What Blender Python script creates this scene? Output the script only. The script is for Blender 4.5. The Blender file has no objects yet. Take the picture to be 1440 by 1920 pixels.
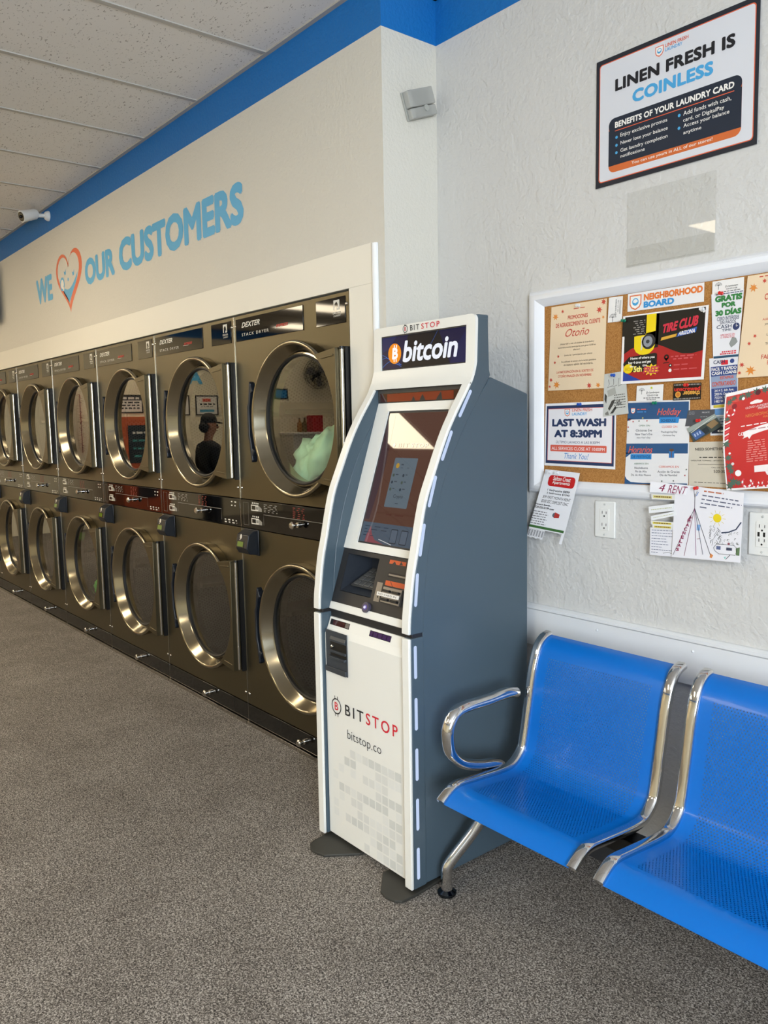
import bpy, bmesh, math, random
from mathutils import Vector, Matrix
random.seed(7)
SC = bpy.context.scene
COL = SC.collection
PI = math.pi

# ---------------------------------------------------------------- camera
cd = bpy.data.cameras.new('camera')
cd.sensor_fit = 'VERTICAL'; cd.sensor_height = 36.0; cd.sensor_width = 27.0
cd.lens = 1514.28 / 1920 * 36.0
cd.clip_start = 0.05; cd.clip_end = 200
cam = bpy.data.objects.new('camera', cd); COL.objects.link(cam)
RT = Vector((0.633185, 0.77377131, -0.01883394)); UP = Vector((-0.0729793, 0.08390918, 0.9937974)); FW = Vector((-0.77055225, 0.62788312, -0.10959932))
mw = Matrix.Identity(4)
for i in range(3):
    mw[i][0] = RT[i]; mw[i][1] = UP[i]; mw[i][2] = -FW[i]
mw.translation = Vector((2.48704, -1.87790, 1.44686))
cam.matrix_world = mw
SC.camera = cam

# ---------------------------------------------------------------- world, daylight, exposure
SC.view_settings.view_transform = 'Standard'
SC.view_settings.look = 'None'
SC.view_settings.exposure = 0.0
SC.view_settings.gamma = 1.0
SC.view_settings.use_curve_mapping = False
W = bpy.data.worlds.new('sky'); SC.world = W; W.use_nodes = True
bg = W.node_tree.nodes['Background']; bg.inputs[0].default_value = (0.80, 0.90, 1.0, 1); bg.inputs[1].default_value = 1.6
SKY_POWER = 1120.0
TROFFER = 19.0
al = bpy.data.lights.new('daylight', 'AREA'); al.shape = 'RECTANGLE'; al.size = 5.6; al.size_y = 1.7; al.energy = SKY_POWER; al.color = (0.82, 0.91, 1.0)
alo = bpy.data.objects.new('daylight', al); COL.objects.link(alo); alo.location = (4.95, -3.2, 1.80); alo.rotation_euler = (0, PI/2, 0)
alo.rotation_euler = Vector((-1, 0, 0)).to_track_quat('-Z', 'Z').to_euler()

# ---------------------------------------------------------------- helpers
def lin(c): return c/12.92 if c <= 0.04045 else ((c+0.055)/1.055)**2.4
def rgb(h):
    h = h.lstrip('#'); return tuple(lin(int(h[i:i+2], 16)/255) for i in (0, 2, 4)) + (1.0,)
def mat(name, col, rough=0.5, metal=0.0, coat=0.0, spec=0.5, emit=0.0, bump=None, trans=0.0, alpha=1.0):
    m = bpy.data.materials.new(name); m.use_nodes = True
    nt = m.node_tree; b = nt.nodes['Principled BSDF']
    c = rgb(col) if isinstance(col, str) else col
    b.inputs['Base Color'].default_value = c
    b.inputs['Roughness'].default_value = rough; b.inputs['Metallic'].default_value = metal
    b.inputs['Coat Weight'].default_value = coat; b.inputs['Coat Roughness'].default_value = 0.06
    b.inputs['Specular IOR Level'].default_value = spec
    b.inputs['Transmission Weight'].default_value = trans; b.inputs['Alpha'].default_value = alpha
    if emit: b.inputs['Emission Color'].default_value = c; b.inputs['Emission Strength'].default_value = emit
    if bump:
        sc, st, dist = bump
        tc = nt.nodes.new('ShaderNodeTexCoord'); n = nt.nodes.new('ShaderNodeTexNoise'); bp = nt.nodes.new('ShaderNodeBump')
        n.inputs['Scale'].default_value = sc; n.inputs['Detail'].default_value = 4
        bp.inputs['Strength'].default_value = st; bp.inputs['Distance'].default_value = dist
        nt.links.new(tc.outputs['Object'], n.inputs['Vector']); nt.links.new(n.outputs['Fac'], bp.inputs['Height']); nt.links.new(bp.outputs['Normal'], b.inputs['Normal'])
    return m
_pm = {}
def paper(h, rough=0.55):
    k = (h, rough)
    if k not in _pm: _pm[k] = mat('paper_ink', h, rough)
    return _pm[k]
_gm = {}
def gloss(h):
    if h not in _gm: _gm[h] = mat('laminated_ink', h, 0.4, coat=0.12, spec=0.35)
    return _gm[h]
_em = {}
def glow(h, s):
    k = (h, s)
    if k not in _em:
        m = mat('screen_light', '#050505', 0.025, spec=0.5); b = m.node_tree.nodes['Principled BSDF']
        b.inputs['Emission Color'].default_value = rgb(h); b.inputs['Emission Strength'].default_value = s
        _em[k] = m
    return _em[k]

def worldloc(o):
    v = Vector((0, 0, 0))
    while o is not None: v += o.location; o = o.parent
    return v
class MB:
    def __init__(s): s.v = []; s.f = []; s.m = []; s.uv = {}
    def add(s, vs, fs, mi=0):
        o = len(s.v); s.v += [tuple(p) for p in vs]
        for f in fs: s.f.append([o+i for i in f]); s.m.append(mi)
        return s
    def box(s, x0, x1, y0, y1, z0, z1, mi=0):
        vs = [(x, y, z) for z in (z0, z1) for y in (y0, y1) for x in (x0, x1)]
        return s.add(vs, [(0, 2, 3, 1), (4, 5, 7, 6), (0, 1, 5, 4), (2, 6, 7, 3), (0, 4, 6, 2), (1, 3, 7, 5)], mi)
    def prism(s, poly, ax, a, b, mi=0):
        def P(p, t):
            return (t, p[0], p[1]) if ax == 'x' else ((p[0], t, p[1]) if ax == 'y' else (p[0], p[1], t))
        n = len(poly); vs = [P(p, a) for p in poly] + [P(p, b) for p in poly]
        fs = [list(range(n))[::-1], list(range(n, 2*n))] + [(i, (i+1) % n, n+(i+1) % n, n+i) for i in range(n)]
        return s.add(vs, fs, mi)
    def tube(s, path, r, n=12, closed=False, mi=0, ref=None, r2=None, taper=None, sq=None):
        path = [Vector(p) for p in path]; N = len(path); rings = []
        prev = None
        for i, p in enumerate(path):
            if closed: t = path[(i+1) % N]-path[i-1]
            else: t = path[min(i+1, N-1)]-path[max(i-1, 0)]
            t.normalize()
            if ref is not None: u = Vector(ref)
            elif prev is None: u = Vector((1, 0, 0)) if abs(t.x) < 0.8 else Vector((0, 0, 1))
            else: u = prev
            u = (u - t*u.dot(t)).normalized(); w = t.cross(u); prev = u
            k = taper[i] if taper else 1.0
            ra = r*k; rb = (r2 if r2 else r)*k
            ring = []
            for j in range(n):
                a = 2*PI*(j+0.5)/n; c, d = math.cos(a), math.sin(a)
                if sq: c = math.copysign(abs(c)**sq, c); d = math.copysign(abs(d)**sq, d)
                ring.append(p+u*(ra*c)+w*(rb*d))
            rings.append(ring)
        vs = [q for rg in rings for q in rg]; fs = []
        for i in range(N if closed else N-1):
            for j in range(n):
                a = i*n+j; b = i*n+(j+1) % n; i2 = (i+1) % N
                fs.append((a, b, i2*n+(j+1) % n, i2*n+j))
        if not closed: fs += [list(range(n))[::-1], list(range((N-1)*n, N*n))]
        return s.add(vs, fs, mi)
    def cyl(s, p0, p1, r, n=16, mi=0, r1=None):
        return s.tube([p0, p1], r, n, mi=mi, taper=[1, (r1 if r1 is not None else r)/r])
    def lathe(s, c, ax, prof, n=48, mi=0, closed=False):
        vs = []; fs = []; c = Vector(c)
        for (r, t) in prof:
            for j in range(n):
                a = 2*PI*j/n; p, q = r*math.cos(a), r*math.sin(a)
                vs.append(c + (Vector((p, t, q)) if ax == 'y' else (Vector((p, q, t)) if ax == 'z' else Vector((t, p, q)))))
        K = len(prof)
        for i in range(K if closed else K-1):
            for j in range(n):
                fs.append((i*n+j, i*n+(j+1) % n, ((i+1) % K)*n+(j+1) % n, ((i+1) % K)*n+j))
        return s.add(vs, fs, mi)
    def disc(s, c, ax, r, n=32, mi=0):
        c = Vector(c); vs = []
        for j in range(n):
            a = 2*PI*j/n; p, q = r*math.cos(a), r*math.sin(a)
            vs.append(c + (Vector((p, 0, q)) if ax == 'y' else (Vector((p, q, 0)) if ax == 'z' else Vector((0, p, q)))))
        return s.add(vs, [list(range(n))], mi)
    def ball(s, c, r, n=12, mi=0, sc=(1, 1, 1)):
        prof = []; c = Vector(c); vs = []; fs = []; h = n//2+1
        for i in range(1, h):
            th = PI*i/h
            for j in range(n):
                a = 2*PI*j/n; vs.append(c+Vector((r*sc[0]*math.sin(th)*math.cos(a), r*sc[1]*math.sin(th)*math.sin(a), r*sc[2]*math.cos(th))))
        k = h-1
        for i in range(k-1):
            for j in range(n): fs.append((i*n+j, i*n+(j+1) % n, (i+1)*n+(j+1) % n, (i+1)*n+j))
        vs += [c+Vector((0, 0, r*sc[2])), c-Vector((0, 0, r*sc[2]))]
        for j in range(n):
            fs.append((len(vs)-2, (j+1) % n, j)); fs.append((len(vs)-1, (k-1)*n+j, (k-1)*n+(j+1) % n))
        return s.add(vs, fs, mi)
    def build(s, name, mats, parent=None, smooth=35, bevel=0, seg=2, recalc=True, origin=None):
        if not isinstance(mats, (list, tuple)): mats = [mats]
        off = worldloc(parent) if parent is not None else Vector((0, 0, 0))
        if origin is not None: org = Vector(origin)
        elif parent is None:
            lo = [min(p[i] for p in s.v) for i in range(3)]; hi = [max(p[i] for p in s.v) for i in range(3)]
            org = Vector(((lo[0]+hi[0])/2, (lo[1]+hi[1])/2, lo[2]))
        else: org = off
        me = bpy.data.meshes.new(name)
        me.from_pydata([tuple(Vector(p)-org) for p in s.v], [], s.f)
        for m in mats: me.materials.append(m)
        me.polygons.foreach_set('material_index', s.m)
        if recalc:
            bm = bmesh.new(); bm.from_mesh(me); bmesh.ops.recalc_face_normals(bm, faces=bm.faces); bm.to_mesh(me); bm.free()
        if smooth:
            for p in me.polygons: p.use_smooth = True
            me.set_sharp_from_angle(angle=math.radians(smooth))
        o = bpy.data.objects.new(name, me); COL.objects.link(o)
        if parent is not None: o.parent = parent; o.location = org-off
        else: o.location = org
        if bevel:
            b = o.modifiers.new('bevel', 'BEVEL'); b.width = bevel; b.segments = seg; b.limit_method = 'ANGLE'; b.angle_limit = math.radians(40)
        return o
def tag(o, label, cat, group=None):
    o['label'] = label; o['category'] = cat
    if group: o['group'] = group
    return o
def thing(name, loc, label, cat, group=None):
    o = bpy.data.objects.new(name, None); COL.objects.link(o); o.location = loc; o.empty_display_size = 0.1
    return tag(o, label, cat, group)
def struct(o): o['kind'] = 'structure'; return o
def copy_tree(o, parent=None):
    c = o.copy(); COL.objects.link(c)
    if parent is not None: c.parent = parent
    for ch in list(o.children): copy_tree(ch, c)
    return c

_tc = {}
def glyphs(s, bold=0.0, shear=0.0, space=1.0):
    k = (s, bold, shear, space)
    if k in _tc: return _tc[k]
    cu = bpy.data.curves.new('lettering', 'FONT'); cu.body = s; cu.size = 1; cu.offset = min(bold, 0); cu.shear = shear; cu.space_character = space; cu.resolution_u = 3
    ob = bpy.data.objects.new('lettering', cu)
    me = bpy.data.meshes.new_from_object(ob)
    vs = [(v.co.x, v.co.y, 0) for v in me.vertices]; fs = [list(p.vertices) for p in me.polygons]
    bpy.data.objects.remove(ob); bpy.data.curves.remove(cu); bpy.data.meshes.remove(me)
    if not vs: vs = [(0, 0, 0), (1, 0, 0), (1, 1, 0)]; fs = []
    if bold > 0.004:                                        # heavier stroke: the outline thickened all round
        K = 8 if bold >= 0.03 else 4; v0, f0 = vs, fs; vs, fs = [], []
        for q in range(K):
            a = 2*PI*(q+0.5)/K; o = len(vs)
            vs += [(x+bold*math.cos(a), y+bold*math.sin(a), q*0.12) for x, y, _ in v0]; fs += [[o+i for i in f] for f in f0]
    x0 = min(v[0] for v in vs); x1 = max(v[0] for v in vs); y0 = min(v[1] for v in vs); y1 = max(v[1] for v in vs)
    r = ([((x-x0)/(x1-x0), (y-y0)/(y1-y0), q) for x, y, q in vs], fs, (x1-x0)/(y1-y0))
    _tc[k] = r
    return r
STEP = 0.0002
class Flat:
    """flat artwork: shapes in (a,b), laid on a surface by fn(a,b,height)"""
    def __init__(s, fn, W, H): s.fn = fn; s.W = W; s.H = H; s.mb = MB(); s.mats = []
    def mi(s, m):
        if m not in s.mats: s.mats.append(m)
        return s.mats.index(m)
    def raw(s, pts, fs, m, l): s.mb.add([s.fn(p[0], p[1], (l+(p[2] if len(p) > 2 else 0))*STEP) for p in pts], fs, s.mi(m)); return s
    def P(s, pts, m, l=1): return s.raw(pts, [list(range(len(pts)))], m, l)
    def R(s, a0, b0, a1, b1, m, l=1, n=1, k=1):
        pts = [(a0+(a1-a0)*i/n, b0+(b1-b0)*j/k) for j in range(k+1) for i in range(n+1)]
        return s.raw(pts, [(j*(n+1)+i, j*(n+1)+i+1, (j+1)*(n+1)+i+1, (j+1)*(n+1)+i) for j in range(k) for i in range(n)], m, l)
    def C(s, a, b, r, m, l=1, n=28, sy=1.0):
        return s.P([(a+r/abs(s.W)*math.cos(2*PI*i/n), b+r*sy/abs(s.H)*math.sin(2*PI*i/n)) for i in range(n)], m, l)
    def O(s, a, b, r0, r1, m, l=1, n=32, t0=0.0, t1=2*PI):
        pts = []
        for i in range(n+1):
            t = t0+(t1-t0)*i/n
            for r in (r0, r1): pts.append((a+r/abs(s.W)*math.cos(t), b+r/abs(s.H)*math.sin(t)))
        return s.raw(pts, [(2*i, 2*i+1, 2*i+3, 2*i+2) for i in range(n)], m, l)
    def RR(s, a0, b0, a1, b1, r, m, l=1, n=6):
        ra, rb = r/abs(s.W), r/abs(s.H); 
        if a1 < a0: a0, a1 = a1, a0
        if b1 < b0: b0, b1 = b1, b0
        pts = []
        for (ca, cb, t) in ((a1-ra, b1-rb, 0), (a0+ra, b1-rb, PI/2), (a0+ra, b0+rb, PI), (a1-ra, b0+rb, 1.5*PI)):
            for i in range(n+1):
                q = t+PI/2*i/n; pts.append((ca+ra*math.cos(q), cb+rb*math.sin(q)))
        return s.P(pts, m, l)
    def L(s, pts, w, m, l=2):
        """polyline of width w metres"""
        pp = [Vector((a*s.W, b*s.H)) for a, b in pts]; vs = []
        for i, p in enumerate(pp):
            t = (pp[min(i+1, len(pp)-1)]-pp[max(i-1, 0)]).normalized(); nn = Vector((-t.y, t.x))*w/2
            for q in (p+nn, p-nn): vs.append((q.x/s.W, q.y/s.H))
        return s.raw(vs, [(2*i, 2*i+1, 2*i+3, 2*i+2) for i in range(len(pp)-1)], m, l)
    def T(s, t, a0, b0, a1, b1, m, bold=0.0, shear=0.0, l=3, space=1.0, rise=0.0):
        vs, fs, asp = glyphs(t, bold, shear, space)
        return s.raw([(a0+(a1-a0)*x, b0+(b1-b0)*y+rise*x, q) for x, y, q in vs], fs, m, l)
    def TC(s, t, ac, b0, b1, m, bold=0.0, shear=0.0, l=3, amax=9.0, left=None):
        vs, fs, asp = glyphs(t, bold, shear)
        w = min(abs((b1-b0)*s.H)*asp/abs(s.W), amax)
        a0 = left if left is not None else ac-w/2
        return s.raw([(a0+w*x, b0+(b1-b0)*y, q) for x, y, q in vs], fs, m, l)
    def TV(s, t, a0, b0, a1, b1, m, bold=0.0, l=3):
        """vertical text, reading upward: baseline on side a1, starts at b0"""
        vs, fs, asp = glyphs(t, bold)
        return s.raw([(a1+(a0-a1)*y, b0+(b1-b0)*x, q) for x, y, q in vs], fs, m, l)
    def W_(s, a0, a1, b, h, m, l=2, seed=0, wmin=0.03, wmax=0.1, slope=0.0):
        """a row of small word-like strokes"""
        rd = random.Random(seed); a = a0
        while a < a1:
            w = min(rd.uniform(wmin, wmax), a1-a)
            y = b+slope*(a-a0); s.P([(a, y), (a+w, y+slope*w), (a+w, y+h+slope*w), (a, y+h)], m, l); a += w+0.02
        return s
    def build(s, name, parent=None, base=None):
        return s.mb.build(name, s.mats, parent, smooth=0, recalc=False)

def ypl(y0):            # surface facing the room (-y): a = world x, b = world z
    return lambda a, b, h: (a, y0-h, b)
def sheet(quad, y0, bend=None):
    (ax, az), (bx, bz), (cx, cz), (dx, dz) = quad          # TL TR BR BL
    Wd = (math.hypot(bx-ax, bz-az)+math.hypot(cx-dx, cz-dz))/2; Ht = (math.hypot(dx-ax, dz-az)+math.hypot(cx-bx, cz-bz))/2
    def fn(u, v, h):
        x = (ax*(1-u)+bx*u)*(1-v)+(dx*(1-u)+cx*u)*v; z = (az*(1-u)+bz*u)*(1-v)+(dz*(1-u)+cz*u)*v
        return (x, y0-h-(bend(u, v) if bend else 0.0), z)
    return Flat(fn, Wd, Ht)
def base(f, m, n=1, edge=True):
    """paper itself: front, back and rim"""
    k = n
    f.R(0, 0, 1, 1, m, 0, n, k); f.R(0, 0, 1, 1, m, -2, n, k)
    i = f.mi(m)
    for (p, q) in (((0, 0), (1, 0)), ((1, 0), (1, 1)), ((1, 1), (0, 1)), ((0, 1), (0, 0))):
        for t in range(n):
            A = [p[j]+(q[j]-p[j])*t/n for j in (0, 1)]; B = [p[j]+(q[j]-p[j])*(t+1)/n for j in (0, 1)]
            f.mb.add([f.fn(A[0], A[1], 0), f.fn(B[0], B[1], 0), f.fn(B[0], B[1], -2*STEP), f.fn(A[0], A[1], -2*STEP)], [(0, 1, 2, 3)], i)
    return f
def smoothpath(pts, k=6):
    out = []; n = len(pts); P = [Vector(p) for p in pts]
    for i in range(n-1):
        p0, p1, p2, p3 = P[max(i-1, 0)], P[i], P[i+1], P[min(i+2, n-1)]
        for j in range(k):
            t = j/k
            out.append(0.5*((2*p1)+(p2-p0)*t+(2*p0-5*p1+4*p2-p3)*t*t+(3*p1-p0-3*p2+p3)*t**3))
    out.append(P[-1]); return out

# ---------------------------------------------------------------- materials
def wall_mat(name, col, knock=0.0):
    m = mat(name, col, 0.6); nt = m.node_tree; b = nt.nodes['Principled BSDF']
    tc = nt.nodes.new('ShaderNodeTexCoord'); n = nt.nodes.new('ShaderNodeTexNoise'); n.inputs['Scale'].default_value = 75; n.inputs['Detail'].default_value = 3
    bp = nt.nodes.new('ShaderNodeBump'); bp.inputs['Strength'].default_value = 0.6; bp.inputs['Distance'].default_value = 0.005
    nt.links.new(tc.outputs['Object'], n.inputs['Vector']); nt.links.new(n.outputs['Fac'], bp.inputs['Height'])
    if knock:
        v = nt.nodes.new('ShaderNodeTexNoise'); v.inputs['Scale'].default_value = 9; v.inputs['Detail'].default_value = 5; v.inputs['Distortion'].default_value = 1.2
        r = nt.nodes.new('ShaderNodeValToRGB'); r.color_ramp.elements[0].position = 0.47; r.color_ramp.elements[1].position = 0.53
        b2 = nt.nodes.new('ShaderNodeBump'); b2.inputs['Strength'].default_value = knock; b2.inputs['Distance'].default_value = 0.006
        nt.links.new(tc.outputs['Object'], v.inputs['Vector']); nt.links.new(v.outputs['Fac'], r.inputs['Fac']); nt.links.new(r.outputs['Color'], b2.inputs['Height'])
        nt.links.new(bp.outputs['Normal'], b2.inputs['Normal']); nt.links.new(b2.outputs['Normal'], b.inputs['Normal'])
    else: nt.links.new(bp.outputs['Normal'], b.inputs['Normal'])
    return m
M_wall = wall_mat('wall_paint', '#d4d0c5'); M_wallb = wall_mat('wall_paint_knockdown', '#cdccc9', 0.20)
M_stripe = wall_mat('blue_stripe_paint', '#006ab4')
M_board = mat('white_board_paint', '#e6e2d6', 0.4)
M_trimw = mat('white_trim', '#eceeee', 0.35)
M_rail = mat('grey_rail_paint', '#e2e4e6', 0.45)
M_beige = wall_mat('far_wall_paint', '#d8cfb4')
M_grid = mat('grid_paint', '#b2aea7', 0.5)
def floor_mat():
    m = mat('speckled_carpet', '#777777', 0.85, spec=0.25); nt = m.node_tree; b = nt.nodes['Principled BSDF']
    tc = nt.nodes.new('ShaderNodeTexCoord')
    n1 = nt.nodes.new('ShaderNodeTexNoise'); n1.inputs['Scale'].default_value = 190; n1.inputs['Detail'].default_value = 2; n1.inputs['Roughness'].default_value = 0.6
    vo = nt.nodes.new('ShaderNodeTexVoronoi'); vo.inputs['Scale'].default_value = 360; vo.inputs['Randomness'].default_value = 1.0; nt.links.new(tc.outputs['Object'], vo.inputs['Vector'])
    sp = nt.nodes.new('ShaderNodeSeparateColor'); nt.links.new(vo.outputs['Color'], sp.inputs[0])
    av = nt.nodes.new('ShaderNodeMix'); av.data_type = 'FLOAT'; av.inputs[0].default_value = 0.30; nt.links.new(n1.outputs['Fac'], av.inputs[2]); nt.links.new(sp.outputs[0], av.inputs[3])
    n2 = nt.nodes.new('ShaderNodeTexNoise'); n2.inputs['Scale'].default_value = 4.5; n2.inputs['Detail'].default_value = 4
    r1 = nt.nodes.new('ShaderNodeValToRGB'); e = r1.color_ramp.elements
    e[0].position = 0.33; e[0].color = rgb('#35322f'); e[1].position = 0.67; e[1].color = rgb('#bcb6ae')
    x = e.new(0.46); x.color = rgb('#68625c'); x = e.new(0.54); x.color = rgb('#837d76')
    r2 = nt.nodes.new('ShaderNodeValToRGB'); r2.color_ramp.elements[0].position = 0.3; r2.color_ramp.elements[0].color = (0.78, 0.77, 0.76, 1); r2.color_ramp.elements[1].position = 0.7; r2.color_ramp.elements[1].color = (1, 1, 1, 1)
    mx = nt.nodes.new('ShaderNodeMix'); mx.data_type = 'RGBA'; mx.blend_type = 'MULTIPLY'; mx.inputs[0].default_value = 1
    for n in (n1, n2): nt.links.new(tc.outputs['Object'], n.inputs['Vector'])
    nt.links.new(av.outputs[0], r1.inputs['Fac']); nt.links.new(n2.outputs['Fac'], r2.inputs['Fac'])
    nt.links.new(r1.outputs['Color'], mx.inputs[6]); nt.links.new(r2.outputs['Color'], mx.inputs[7]); nt.links.new(mx.outputs[2], b.inputs['Base Color'])
    bp = nt.nodes.new('ShaderNodeBump'); bp.inputs['Strength'].default_value = 0.35; bp.inputs['Distance'].default_value = 0.002
    nt.links.new(av.outputs[0], bp.inputs['Height']); nt.links.new(bp.outputs['Normal'], b.inputs['Normal'])
    return m
M_floor = floor_mat()
def tile_mat():
    m = mat('acoustic_tile', '#e6e2dd', 0.9, spec=0.1); nt = m.node_tree; b = nt.nodes['Principled BSDF']
    tc = nt.nodes.new('ShaderNodeTexCoord'); mp = nt.nodes.new('ShaderNodeMapping'); mp.inputs['Scale'].default_value = (1, 2.2, 1); mp.inputs['Rotation'].default_value = (0, 0, 0.5)
    v = nt.nodes.new('ShaderNodeTexNoise'); v.inputs['Scale'].default_value = 62; v.inputs['Detail'].default_value = 1.5; v.inputs['Distortion'].default_value = 0.8
    r = nt.nodes.new('ShaderNodeValToRGB'); r.color_ramp.elements[0].position = 0.315; r.color_ramp.elements[0].color = rgb('#a49e97'); r.color_ramp.elements[1].position = 0.345; r.color_ramp.elements[1].color = rgb('#e6e2dd')
    nt.links.new(tc.outputs['Object'], mp.inputs['Vector']); nt.links.new(mp.outputs['Vector'], v.inputs['Vector']); nt.links.new(v.outputs['Fac'], r.inputs['Fac']); nt.links.new(r.outputs['Color'], b.inputs['Base Color'])
    return m
M_tile = tile_mat()
def brushed(name, col, rough, axis, metal=1.0):
    m = mat(name, col, rough, metal); nt = m.node_tree; b = nt.nodes['Principled BSDF']
    tc = nt.nodes.new('ShaderNodeTexCoord'); mp = nt.nodes.new('ShaderNodeMapping')
    mp.inputs['Scale'].default_value = (3, 3, 300) if axis == 'x' else (300, 300, 3)
    n = nt.nodes.new('ShaderNodeTexNoise'); n.inputs['Scale'].default_value = 2; n.inputs['Detail'].default_value = 3
    mr = nt.nodes.new('ShaderNodeMapRange'); mr.inputs['To Min'].default_value = rough-0.05; mr.inputs['To Max'].default_value = rough+0.08
    nt.links.new(tc.outputs['Object'], mp.inputs['Vector']); nt.links.new(mp.outputs['Vector'], n.inputs['Vector']); nt.links.new(n.outputs['Fac'], mr.inputs['Value']); nt.links.new(mr.outputs['Result'], b.inputs['Roughness'])
    return m
M_steel = brushed('brushed_steel', '#69624f', 0.40, 'z')
M_ring = mat('door_ring_steel', '#968e7b', 0.17, 1.0)
M_chrome = mat('chrome', '#d8d8d8', 0.07, 1.0)
M_chromek = mat('knob_chrome', '#c9c5bd', 0.18, 1.0)
M_blackpl = mat('black_plastic', '#0c0d10', 0.4)
M_bluepl = mat('navy_plastic', '#10161f', 0.4)
M_blackgl = mat('black_gloss_panel', '#060607', 0.04, spec=0.4)
M_kick = mat('black_kick_plate', '#141311', 0.12)
M_rubber = mat('dark_gasket', '#0b0b0b', 0.55)
def holes_mask(nt, pitch, rad, src):
    """1 inside a hole of a hexagonal lattice laid in metres on uv"""
    N = nt.nodes.new; K = nt.links.new
    d = []
    for off in ((0, 0), (0.5, 0.5)):
        a = N('ShaderNodeVectorMath'); a.operation = 'DIVIDE'; a.inputs[1].default_value = (pitch, pitch*math.sqrt(3), 1); K(src, a.inputs[0])
        b = N('ShaderNodeVectorMath'); b.operation = 'ADD'; b.inputs[1].default_value = (off[0], off[1], 0); K(a.outputs[0], b.inputs[0])
        f = N('ShaderNodeVectorMath'); f.operation = 'FRACTION'; K(b.outputs[0], f.inputs[0])
        g = N('ShaderNodeVectorMath'); g.operation = 'SUBTRACT'; g.inputs[1].default_value = (0.5, 0.5, 0); K(f.outputs[0], g.inputs[0])
        h = N('ShaderNodeVectorMath'); h.operation = 'MULTIPLY'; h.inputs[1].default_value = (pitch, pitch*math.sqrt(3), 0); K(g.outputs[0], h.inputs[0])
        q = N('ShaderNodeVectorMath'); q.operation = 'LENGTH'; K(h.outputs[0], q.inputs[0]); d.append(q.outputs['Value'])
    mn = N('ShaderNodeMath'); mn.operation = 'MINIMUM'; K(d[0], mn.inputs[0]); K(d[1], mn.inputs[1])
    lt = N('ShaderNodeMath'); lt.operation = 'LESS_THAN'; lt.inputs[1].default_value = rad; K(mn.outputs[0], lt.inputs[0])
    return lt.outputs[0]
def drum_mat():
    m = mat('perforated_drum', '#3a3b3b', 0.45, 1.0); nt = m.node_tree; b = nt.nodes['Principled BSDF']
    uv = nt.nodes.new('ShaderNodeUVMap'); k = holes_mask(nt, 0.016, 0.0042, uv.outputs[0])
    mx = nt.nodes.new('ShaderNodeMix'); mx.data_type = 'RGBA'; mx.inputs[6].default_value = rgb('#3a3b3b'); mx.inputs[7].default_value = (0.003, 0.003, 0.003, 1)
    nt.links.new(k, mx.inputs[0]); nt.links.new(mx.outputs[2], b.inputs['Base Color']); return m
M_drum = drum_mat()
def facing_fac(nt, a, b):
    """reflectance of a thin clear sheet, the same from either side"""
    lw = nt.nodes.new('ShaderNodeLayerWeight'); lw.inputs[0].default_value = 0.5
    pw = nt.nodes.new('ShaderNodeMath'); pw.operation = 'POWER'; pw.inputs[1].default_value = 3.2; nt.links.new(lw.outputs['Facing'], pw.inputs[0])
    ma = nt.nodes.new('ShaderNodeMath'); ma.operation = 'MULTIPLY_ADD'; ma.inputs[1].default_value = b; ma.inputs[2].default_value = a; ma.use_clamp = True; nt.links.new(pw.outputs[0], ma.inputs[0])
    return ma
def glass_mat():
    m = bpy.data.materials.new('door_glass'); m.use_nodes = True; nt = m.node_tree; nt.nodes.clear()
    o = nt.nodes.new('ShaderNodeOutputMaterial'); mx = nt.nodes.new('ShaderNodeMixShader'); t = nt.nodes.new('ShaderNodeBsdfTransparent'); g = nt.nodes.new('ShaderNodeBsdfGlossy'); ml = facing_fac(nt, 0.045, 0.85)
    t.inputs[0].default_value = (0.84, 0.88, 0.86, 1); g.inputs['Roughness'].default_value = 0.0; g.inputs[0].default_value = (1, 1, 1, 1)
    nt.links.new(ml.outputs[0], mx.inputs[0]); nt.links.new(t.outputs[0], mx.inputs[1]); nt.links.new(g.outputs[0], mx.inputs[2]); nt.links.new(mx.outputs[0], o.inputs[0]); return m
M_glass = glass_mat()

# ---------------------------------------------------------------- room shell
D = 0.2587; XC = 0.2152; ZC = 2.9675; ZB = 2.8074
XL, XR, YF = -9.2, 4.6, -6.7
PW = 0.8895; ND = 7; DT = 1.948
struct(MB().box(XL-0.1, XR+0.1, YF-0.1, 1.2, -0.1, 0.0).build('floor', M_floor))
mb = MB()                                                       # wall the dryers are built into
mb.box(XL, XC, 0, D+0.1, DT+0.004, ZB, 0).box(XL, XC, 0, D+0.1, ZB, ZC+0.06, 1)
mb.box(0.004, XC, 0, D+0.1, 0, DT+0.004, 0).box(XL, -ND*PW-0.004, 0, D+0.1, 0, DT+0.004, 0)
struct(mb.build('wall_left', [M_wall, M_stripe], smooth=0))
mb = MB().box(XC+0.0005, XR, D, D+0.1, 0, ZB, 0).box(XC+0.0005, XR, D, D+0.1, ZB, ZC+0.06, 1)
struct(mb.build('wall_back', [M_wallb, M_stripe], smooth=0))
mb = MB().box(XL-0.1, XL, YF, D+0.1, 0, ZB, 0).box(XL-0.1, XL, YF, D+0.1, ZB, ZC+0.06, 1)
struct(mb.build('wall_end', [M_beige, M_stripe], smooth=0))
mb = MB().box(XL, XR, YF-0.1, YF, 0, ZB, 0).box(XL, XR, YF-0.1, YF, ZB, ZC+0.06, 1)
struct(mb.build('wall_front', [M_beige, M_stripe], smooth=0))
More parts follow.
